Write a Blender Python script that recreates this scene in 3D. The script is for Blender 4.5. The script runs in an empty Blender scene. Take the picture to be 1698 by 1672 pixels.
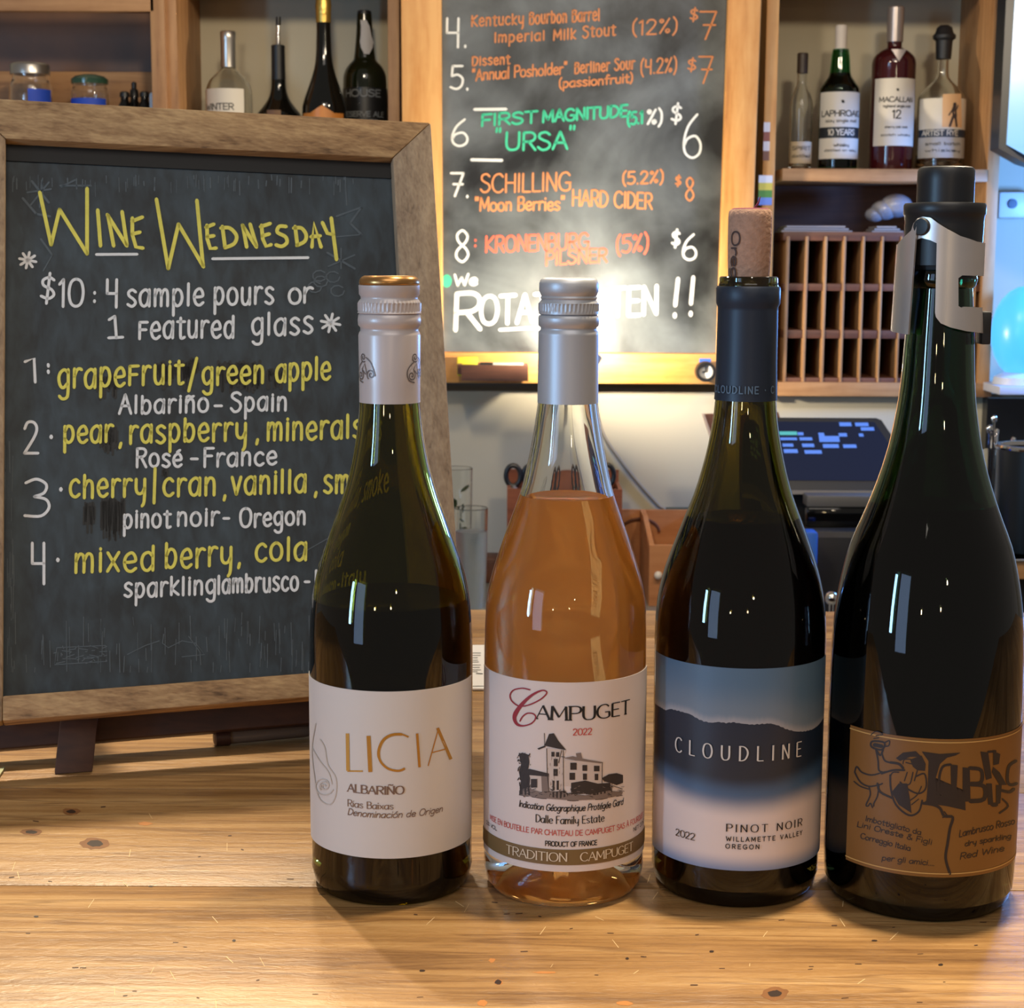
import bpy, bmesh, math, random
from mathutils import Vector, Matrix
from math import sin, cos, tan, pi, radians, sqrt, atan2, asin

random.seed(7)
SC = bpy.context.scene
COL = SC.collection

# ------------------------------------------------------------------ camera
ZB = 1.05                                  # height of the bar top above the floor
FPX, PITCH, ROLL = 2800.0, radians(8.25), radians(0.3)
CAM = Vector((0, 0, ZB + 0.308))
FWD = Vector((0, cos(PITCH), -sin(PITCH)))
_r0, _u0 = Vector((1, 0, 0)), Vector((0, sin(PITCH), cos(PITCH)))
RGT = _r0 * cos(ROLL) + _u0 * sin(ROLL)
UPV = _u0 * cos(ROLL) - _r0 * sin(ROLL)
cam = bpy.data.cameras.new('camera')
cam.sensor_fit = 'HORIZONTAL'; cam.sensor_width = 36; cam.lens = FPX / 1698 * 36
cam.clip_start = 0.02
cam.dof.use_dof = True; cam.dof.focus_distance = 0.81; cam.dof.aperture_fstop = 40
camo = bpy.data.objects.new('camera', cam); COL.objects.link(camo)
m = Matrix((RGT, UPV, -FWD)).transposed().to_4x4(); m.translation = CAM
camo.matrix_world = m
SC.camera = camo

# ------------------------------------------------------------------ world, lights, exposure
SC.view_settings.view_transform = 'Standard'; SC.view_settings.look = 'None'
SC.view_settings.exposure = 0.28; SC.view_settings.gamma = 1.0
SC.view_settings.use_curve_mapping = False
try:
    SC.cycles.sample_clamp_indirect = 6.0
    SC.cycles.caustics_reflective = False
except Exception:
    pass
W = bpy.data.worlds.new('dim_room'); SC.world = W; W.use_nodes = True
bg = W.node_tree.nodes['Background']
bg.inputs[0].default_value = (1.0, 0.90, 0.80, 1); bg.inputs[1].default_value = 0.15


def light(name, kind, loc, energy, color, size=0.05, aim=None, sizey=None, spot=None, blend=0.5):
    d = bpy.data.lights.new(name, kind); d.energy = energy; d.color = color
    if kind == 'AREA':
        d.size = size
        if sizey:
            d.shape = 'RECTANGLE'; d.size_y = sizey
    else:
        d.shadow_soft_size = size
    if kind == 'SPOT':
        d.spot_size = spot or radians(90); d.spot_blend = blend
    o = bpy.data.objects.new(name, d); COL.objects.link(o); o.location = loc
    if aim is not None:
        o.rotation_euler = (Vector(aim) - Vector(loc)).to_track_quat('-Z', 'Y').to_euler()
    return o


light('track_spot_over_bottles', 'SPOT', (0.25, 0.92, 2.55), 155, (1.0, 0.83, 0.59), 0.045, (0.20, 0.46, 1.05), spot=radians(40), blend=1.0)
light('track_spot_over_sign', 'SPOT', (-0.52, 1.65, 2.40), 105, (1.0, 0.83, 0.59), 0.025, (-0.44, 0.80, 1.05), spot=radians(36), blend=0.9)
light('pendant_light_over_bar', 'POINT', (0.55, 1.50, 2.12), 20, (1.0, 0.83, 0.60), 0.05)
light('pendant_light_over_bar', 'POINT', (-0.22, 1.62, 2.12), 19, (1.0, 0.83, 0.60), 0.05)
light('daylight_window', 'AREA', (-2.7, -1.0, 1.55), 24, (0.36, 0.66, 1.0), 0.2, (0.0, 0.8, 1.2), 1.0)
light('daylight_window', 'AREA', (-2.3, -1.7, 1.45), 9, (0.42, 0.62, 1.0), 0.8, (0.0, 0.8, 1.2), 1.4)
light('ceiling_lights', 'AREA', (0.2, -0.6, 3.0), 12, (1.0, 0.90, 0.80), 1.6, (0.1, 1.6, 1.0), 1.2)
light('room_bulb', 'POINT', (-1.5, -3.4, 1.62), 10, (1.0, 0.72, 0.40), 0.06)
light('room_bulb', 'POINT', (0.30, -4.2, 1.75), 12, (1.0, 0.72, 0.40), 0.06)
light('room_bulb', 'POINT', (0.95, -3.8, 2.35), 12, (1.0, 0.80, 0.55), 0.06)
light('blue_bar_light', 'POINT', (1.12, 2.62, 1.40), 28, (0.12, 0.36, 1.0), 0.07)


# ------------------------------------------------------------------ pixel <-> place helpers (photo taken as 1698 x 1672)
def ray(x, y):
    return FWD + RGT * ((x - 849) / FPX) + UPV * ((836 - y) / FPX)


def at(x, y, Y):
    d = ray(x, y); return CAM + d * (Y / d.y)


def gnd(x, y, z=ZB):
    d = ray(x, y); return CAM + d * ((z - CAM.z) / d.z)


def depth(p):
    return (Vector(p) - CAM).dot(FWD)


def zaxis(X, Y, y):
    """height at which the upright line through X, Y shows at row y"""
    lo, hi = ZB - 1.2, ZB + 1.5
    for _ in range(50):
        mid = (lo + hi) / 2; p = Vector((X, Y, mid)) - CAM
        row = 836 - FPX * p.dot(UPV) / p.dot(FWD)
        if row > y: lo = mid
        else: hi = mid
    return (lo + hi) / 2


# ------------------------------------------------------------------ materials
def S(r, g, b):
    f = lambda c: (c / 255 / 12.92) if c <= 10 else ((c / 255 + 0.055) / 1.055) ** 2.4
    return (f(r), f(g), f(b), 1)


_M = {}


def mat(name, col, rough=0.5, metal=0.0, trans=0.0, ior=1.5, emit=None, estr=0.0, spec=0.5, noise=0.0, nscale=30, bump=0.0, coat=0.0, alpha=1.0):
    if name in _M: return _M[name]
    M = bpy.data.materials.new(name); M.use_nodes = True; nt = M.node_tree
    b = nt.nodes['Principled BSDF']
    b.inputs['Base Color'].default_value = col; b.inputs['Roughness'].default_value = rough
    b.inputs['Metallic'].default_value = metal; b.inputs['IOR'].default_value = ior
    b.inputs['Transmission Weight'].default_value = trans
    b.inputs['Specular IOR Level'].default_value = spec
    b.inputs['Coat Weight'].default_value = coat
    b.inputs['Alpha'].default_value = alpha
    if emit: b.inputs['Emission Color'].default_value = emit; b.inputs['Emission Strength'].default_value = estr
    if noise or bump:
        tc = nt.nodes.new('ShaderNodeTexCoord'); n = nt.nodes.new('ShaderNodeTexNoise')
        n.inputs['Scale'].default_value = nscale; n.inputs['Detail'].default_value = 5
        nt.links.new(tc.outputs['Object'], n.inputs['Vector'])
        if noise:
            mx = nt.nodes.new('ShaderNodeMix'); mx.data_type = 'RGBA'
            mx.inputs[6].default_value = tuple(c * (1 - noise) for c in col[:3]) + (1,)
            mx.inputs[7].default_value = tuple(min(1, c * (1 + noise)) for c in col[:3]) + (1,)
            nt.links.new(n.outputs['Fac'], mx.inputs[0]); nt.links.new(mx.outputs[2], b.inputs['Base Color'])
        if bump:
            bp = nt.nodes.new('ShaderNodeBump'); bp.inputs['Strength'].default_value = bump; bp.inputs['Distance'].default_value = 0.002
            nt.links.new(n.outputs['Fac'], bp.inputs['Height']); nt.links.new(bp.outputs['Normal'], b.inputs['Normal'])
    _M[name] = M
    return M


def wood(name, dark, mid, lightc, axis='X', scale=1.0, rough=0.5, streak=14.0, bump=0.15, island=0.0, rot=0.0, coat=0.0, dist=0.9):
    """grain that runs along one axis of the piece"""
    if name in _M: return _M[name]
    M = bpy.data.materials.new(name); M.use_nodes = True; nt = M.node_tree; L = nt.links
    b = nt.nodes['Principled BSDF']; b.inputs['Roughness'].default_value = rough; b.inputs['Coat Weight'].default_value = coat
    tc = nt.nodes.new('ShaderNodeTexCoord'); mp = nt.nodes.new('ShaderNodeMapping')
    L.new(tc.outputs['Object'], mp.inputs['Vector'])
    sc = {'X': (0.9, streak, streak), 'Y': (streak, 0.9, streak), 'Z': (streak, streak, 0.9)}[axis]
    mp.inputs['Scale'].default_value = tuple(s * scale for s in sc); mp.inputs['Rotation'].default_value = (0, rot, 0)
    geo = nt.nodes.new('ShaderNodeNewGeometry')
    off = nt.nodes.new('ShaderNodeVectorMath'); off.operation = 'SCALE'; off.inputs[0].default_value = (3.1, 7.7, 5.3)
    L.new(geo.outputs['Random Per Island'], off.inputs['Scale'])
    add = nt.nodes.new('ShaderNodeVectorMath'); add.operation = 'ADD'
    L.new(mp.outputs[0], add.inputs[0]); L.new(off.outputs[0], add.inputs[1])
    n1 = nt.nodes.new('ShaderNodeTexNoise'); n1.inputs['Scale'].default_value = 2.2; n1.inputs['Detail'].default_value = 7; n1.inputs['Distortion'].default_value = dist
    L.new(add.outputs[0], n1.inputs['Vector'])
    n2 = nt.nodes.new('ShaderNodeTexNoise'); n2.inputs['Scale'].default_value = 11; n2.inputs['Detail'].default_value = 4; n2.inputs['Distortion'].default_value = 0.3
    L.new(add.outputs[0], n2.inputs['Vector'])
    n3 = nt.nodes.new('ShaderNodeTexNoise'); n3.inputs['Scale'].default_value = 60; n3.inputs['Detail'].default_value = 2
    L.new(tc.outputs['Object'], n3.inputs['Vector'])
    a1 = nt.nodes.new('ShaderNodeMath'); a1.operation = 'MULTIPLY_ADD'; a1.inputs[1].default_value = 0.45
    L.new(n2.outputs['Fac'], a1.inputs[0])
    a0 = nt.nodes.new('ShaderNodeMath'); a0.operation = 'MULTIPLY'; a0.inputs[1].default_value = 0.62
    L.new(n1.outputs['Fac'], a0.inputs[0]); L.new(a0.outputs[0], a1.inputs[2])
    a2 = nt.nodes.new('ShaderNodeMath'); a2.operation = 'MULTIPLY_ADD'; a2.inputs[1].default_value = 0.10
    L.new(n3.outputs['Fac'], a2.inputs[0]); L.new(a1.outputs[0], a2.inputs[2])
    last = a2
    if island:
        a3 = nt.nodes.new('ShaderNodeMath'); a3.operation = 'MULTIPLY_ADD'; a3.inputs[1].default_value = island
        L.new(geo.outputs['Random Per Island'], a3.inputs[0]); L.new(a2.outputs[0], a3.inputs[2]); last = a3
    cr = nt.nodes.new('ShaderNodeValToRGB'); e = cr.color_ramp.elements
    e[0].position = 0.36; e[0].color = dark; e[1].position = 0.74; e[1].color = lightc
    k = e.new(0.52); k.color = mid
    L.new(last.outputs[0], cr.inputs[0]); L.new(cr.outputs[0], b.inputs['Base Color'])
    if bump:
        bp = nt.nodes.new('ShaderNodeBump'); bp.inputs['Strength'].default_value = bump; bp.inputs['Distance'].default_value = 0.0015
        L.new(a1.outputs[0], bp.inputs['Height']); L.new(bp.outputs['Normal'], b.inputs['Normal'])
    _M[name] = M
    return M


def slate_mat(name, base, smear, scale, fac, rough=0.55, vertical=True, lo=0.42, hi=0.78):
    if name in _M: return _M[name]
    M = bpy.data.materials.new(name); M.use_nodes = True; nt = M.node_tree; L = nt.links
    b = nt.nodes['Principled BSDF']; b.inputs['Roughness'].default_value = rough
    tc = nt.nodes.new('ShaderNodeTexCoord')
    mp = nt.nodes.new('ShaderNodeMapping'); mp.inputs['Scale'].default_value = (scale * 5, scale * 5, scale * 0.6) if vertical else (scale, scale, scale)
    L.new(tc.outputs['Object'], mp.inputs['Vector'])
    n1 = nt.nodes.new('ShaderNodeTexNoise'); n1.inputs['Scale'].default_value = 3; n1.inputs['Detail'].default_value = 8; n1.inputs['Distortion'].default_value = 0.4
    L.new(mp.outputs[0], n1.inputs['Vector'])
    n2 = nt.nodes.new('ShaderNodeTexNoise'); n2.inputs['Scale'].default_value = 7 * scale / 6; n2.inputs['Detail'].default_value = 5; n2.inputs['Distortion'].default_value = 1.2
    L.new(tc.outputs['Object'], n2.inputs['Vector'])
    mu = nt.nodes.new('ShaderNodeMath'); mu.operation = 'MULTIPLY_ADD'; mu.inputs[1].default_value = 0.5
    L.new(n1.outputs['Fac'], mu.inputs[0])
    m2 = nt.nodes.new('ShaderNodeMath'); m2.operation = 'MULTIPLY'; m2.inputs[1].default_value = 0.6
    L.new(n2.outputs['Fac'], m2.inputs[0]); L.new(m2.outputs[0], mu.inputs[2])
    cr = nt.nodes.new('ShaderNodeValToRGB'); e = cr.color_ramp.elements
    e[0].position = lo; e[0].color = base; e[1].position = hi; e[1].color = tuple(base[i] * (1 - fac) + smear[i] * fac for i in range(3)) + (1,)
    L.new(mu.outputs[0], cr.inputs[0]); L.new(cr.outputs[0], b.inputs['Base Color'])
    _M[name] = M
    return M


def attr_mat(name, rough=0.4):
    if name in _M: return _M[name]
    M = bpy.data.materials.new(name); M.use_nodes = True; nt = M.node_tree
    b = nt.nodes['Principled BSDF']; b.inputs['Roughness'].default_value = rough
    a = nt.nodes.new('ShaderNodeAttribute'); a.attribute_name = 'print'
    nt.links.new(a.outputs['Color'], b.inputs['Base Color'])
    _M[name] = M
    return M


# ------------------------------------------------------------------ mesh builder (points in world space)
ROOTLOC = {}


class MB:
    def __init__(s):
        s.bm = bmesh.new()

    def face(s, vs, mi=0):
        try:
            f = s.bm.faces.new(vs); f.material_index = mi; return f
        except ValueError:
            return None

    def box(s, lo, hi, mi=0, mtx=None, bev=0.0):
        lo, hi = Vector(lo), Vector(hi)
        c = [Vector((x, y, z)) for z in (lo.z, hi.z) for y in (lo.y, hi.y) for x in (lo.x, hi.x)]
        if mtx: c = [mtx @ p for p in c]
        v = [s.bm.verts.new(p) for p in c]
        fs = [s.face([v[i] for i in q], mi) for q in ((0, 2, 3, 1), (4, 5, 7, 6), (0, 1, 5, 4), (2, 6, 7, 3), (0, 4, 6, 2), (1, 3, 7, 5))]
        if bev:
            es = list({e for f in fs for e in f.edges})
            r = bmesh.ops.bevel(s.bm, geom=es, offset=bev, segments=2, affect='EDGES', profile=0.5)
            for f in r['faces']: f.material_index = mi
        return s

    def hexa(s, pts, mi=0, bev=0.0):
        """8 corner points: bottom 4 round, then top 4 round"""
        v = [s.bm.verts.new(p) for p in pts]
        fs = [s.face([v[i] for i in q], mi) for q in ((3, 2, 1, 0), (4, 5, 6, 7), (0, 1, 5, 4), (1, 2, 6, 5), (2, 3, 7, 6), (3, 0, 4, 7))]
        if bev:
            es = list({e for f in fs for e in f.edges})
            bmesh.ops.bevel(s.bm, geom=es, offset=bev, segments=2, affect='EDGES', profile=0.5)
        return s

    def lathe(s, c, prof, seg=72, mi=0, mod=None, mtx=None, closed=False):
        rings = []
        for r, z in prof:
            if r < 1e-6:
                p = Vector((c[0], c[1], z))
                rings.append([s.bm.verts.new(mtx @ p if mtx else p)])
            else:
                ring = []
                for k in range(seg):
                    a = 2 * pi * k / seg; rr = r + (mod(a, z) if mod else 0)
                    p = Vector((c[0] + rr * sin(a), c[1] - rr * cos(a), z))
                    ring.append(s.bm.verts.new(mtx @ p if mtx else p))
                rings.append(ring)
        pairs = list(zip(rings, rings[1:]))
        if closed: pairs.append((rings[-1], rings[0]))
        for A, B in pairs:
            for k in range(seg):
                j = (k + 1) % seg
                if len(A) == 1 and len(B) == 1: continue
                if len(A) == 1: s.face([A[0], B[j], B[k]], mi)
                elif len(B) == 1: s.face([A[k], A[j], B[0]], mi)
                else: s.face([A[k], A[j], B[j], B[k]], mi)
        return s

    def tube(s, pts, r, seg=10, mi=0, cap=True):
        pts = [Vector(p) for p in pts]; n = len(pts)
        rs = r if isinstance(r, (list, tuple)) else [r] * n
        rings = []; prev = None
        for i, p in enumerate(pts):
            t = (pts[min(i + 1, n - 1)] - pts[max(i - 1, 0)]).normalized()
            if prev is None:
                u = t.cross(Vector((0, 0, 1)))
                if u.length < 1e-3: u = t.cross(Vector((1, 0, 0)))
            else:
                u = prev - t * prev.dot(t)
            u.normalize(); prev = u; w = t.cross(u)
            rings.append([s.bm.verts.new(p + (u * cos(2 * pi * k / seg) + w * sin(2 * pi * k / seg)) * rs[i]) for k in range(seg)])
        for A, B in zip(rings, rings[1:]):
            for k in range(seg):
                j = (k + 1) % seg; s.face([A[k], B[k], B[j], A[j]], mi)
        if cap:
            s.face(list(reversed(rings[0])), mi); s.face(rings[-1], mi)
        return s

    def prism(s, poly, vec, mi=0):
        """a flat outline of world points pushed along vec"""
        vec = Vector(vec); n = len(poly)
        A = [s.bm.verts.new(Vector(p)) for p in poly]; B = [s.bm.verts.new(Vector(p) + vec) for p in poly]
        s.face(A, mi); s.face(list(reversed(B)), mi)
        for k in range(n): s.face([A[k], B[k], B[(k + 1) % n], A[(k + 1) % n]], mi)
        return s

    def ball(s, c, r, mi=0, sc=(1, 1, 1), seg=24):
        c = Vector(c)
        prof = [(r * sin(pi * i / 12), -r * cos(pi * i / 12)) for i in range(13)]
        prof[0] = (0, prof[0][1]); prof[-1] = (0, prof[-1][1])
        mt = Matrix.Translation(c) @ Matrix.Diagonal((*sc, 1))
        return s.lathe((0, 0), prof, seg, mi, mtx=mt)

    def ribbon(s, pts, w, fn, mi=0, cap=True):
        """a marked line: pts in drawing units, fn maps a drawing point to the surface"""
        P = [(float(a), float(b)) for a, b in pts]
        if len(P) < 2: return s
        Q = [P[0]]
        for q in P[1:]:
            if abs(q[0] - Q[-1][0]) + abs(q[1] - Q[-1][1]) > 1e-4: Q.append(q)
        P = Q
        if len(P) < 2: return s
        n = len(P); ws = w if isinstance(w, (list, tuple)) and len(w) == n else [w if not isinstance(w, (list, tuple)) else w[0]] * n

        def dirn(i):
            a, b = P[max(i - 1, 0)], P[min(i + 1, n - 1)]
            dx, dy = b[0] - a[0], b[1] - a[1]; l = sqrt(dx * dx + dy * dy) or 1
            return dx / l, dy / l
        rows = []
        if cap:
            d = dirn(0); rows.append((P[0][0] - d[0] * ws[0] * .45, P[0][1] - d[1] * ws[0] * .45, d, ws[0] * .45))
        for i in range(n): rows.append((P[i][0], P[i][1], dirn(i), ws[i]))
        if cap:
            d = dirn(n - 1); rows.append((P[-1][0] + d[0] * ws[-1] * .45, P[-1][1] + d[1] * ws[-1] * .45, d, ws[-1] * .45))
        prev = None
        for x, y, d, ww in rows:
            a = s.bm.verts.new(fn(x - d[1] * ww / 2, y + d[0] * ww / 2)); b = s.bm.verts.new(fn(x + d[1] * ww / 2, y - d[0] * ww / 2))
            if prev: s.face([prev[0], prev[1], b, a], mi)
            prev = (a, b)
        return s

    def patch(s, poly, fn, mi=0, cuts=None):
        """a filled outline in drawing units laid on a surface by fn"""
        t = bmesh.new(); v = [t.verts.new((p[0], p[1], 0)) for p in poly]
        f = t.faces.new(v); bmesh.ops.triangulate(t, faces=[f])
        if cuts:
            x0, x1 = min(p[0] for p in poly), max(p[0] for p in poly); x = x0 + cuts
            while x < x1:
                bmesh.ops.bisect_plane(t, geom=t.verts[:] + t.edges[:] + t.faces[:], plane_co=(x, 0, 0), plane_no=(1, 0, 0)); x += cuts
        mp = {q: s.bm.verts.new(fn(q.co.x, q.co.y)) for q in t.verts}
        for q in t.faces: s.face([mp[k] for k in q.verts], mi)
        t.free()
        return s

    def build(s, name, mats, parent=None, smooth=40, label=None, recalc=True):
        me = bpy.data.meshes.new(name)
        root = parent
        while root is not None and root.parent is not None: root = root.parent
        if recalc: bmesh.ops.recalc_face_normals(s.bm, faces=s.bm.faces)
        loc = ROOTLOC.get(root.name, Vector((0, 0, 0))) if root else None
        if loc is None:
            xs = [v.co for v in s.bm.verts]
            loc = Vector((sum(p.x for p in xs) / len(xs), sum(p.y for p in xs) / len(xs), min(p.z for p in xs)))
        for v in s.bm.verts: v.co -= loc
        s.bm.to_mesh(me); s.bm.free()
        for k in (mats if isinstance(mats, (list, tuple)) else [mats]): me.materials.append(k)
        if smooth:
            me.polygons.foreach_set('use_smooth', [True] * len(me.polygons))
            me.set_sharp_from_angle(angle=radians(smooth))
        o = bpy.data.objects.new(name, me); COL.objects.link(o)
        if parent is not None:
            o.parent = parent
        else:
            o.location = loc; ROOTLOC[o.name] = loc
        if label: o['label'] = label
        return o


def thing(name, label, cat, loc, group=None):
    o = bpy.data.objects.new(name, None); COL.objects.link(o); o.empty_display_size = 0.05
    o.location = loc; ROOTLOC[o.name] = Vector(loc)
    o['label'] = label; o['category'] = cat
    if group: o['group'] = group
    return o


def tag(o, label, cat, group=None):
    o['label'] = label; o['category'] = cat
    if group: o['group'] = group
    return o


def struct(o):
    o['kind'] = 'structure'; return o


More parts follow.
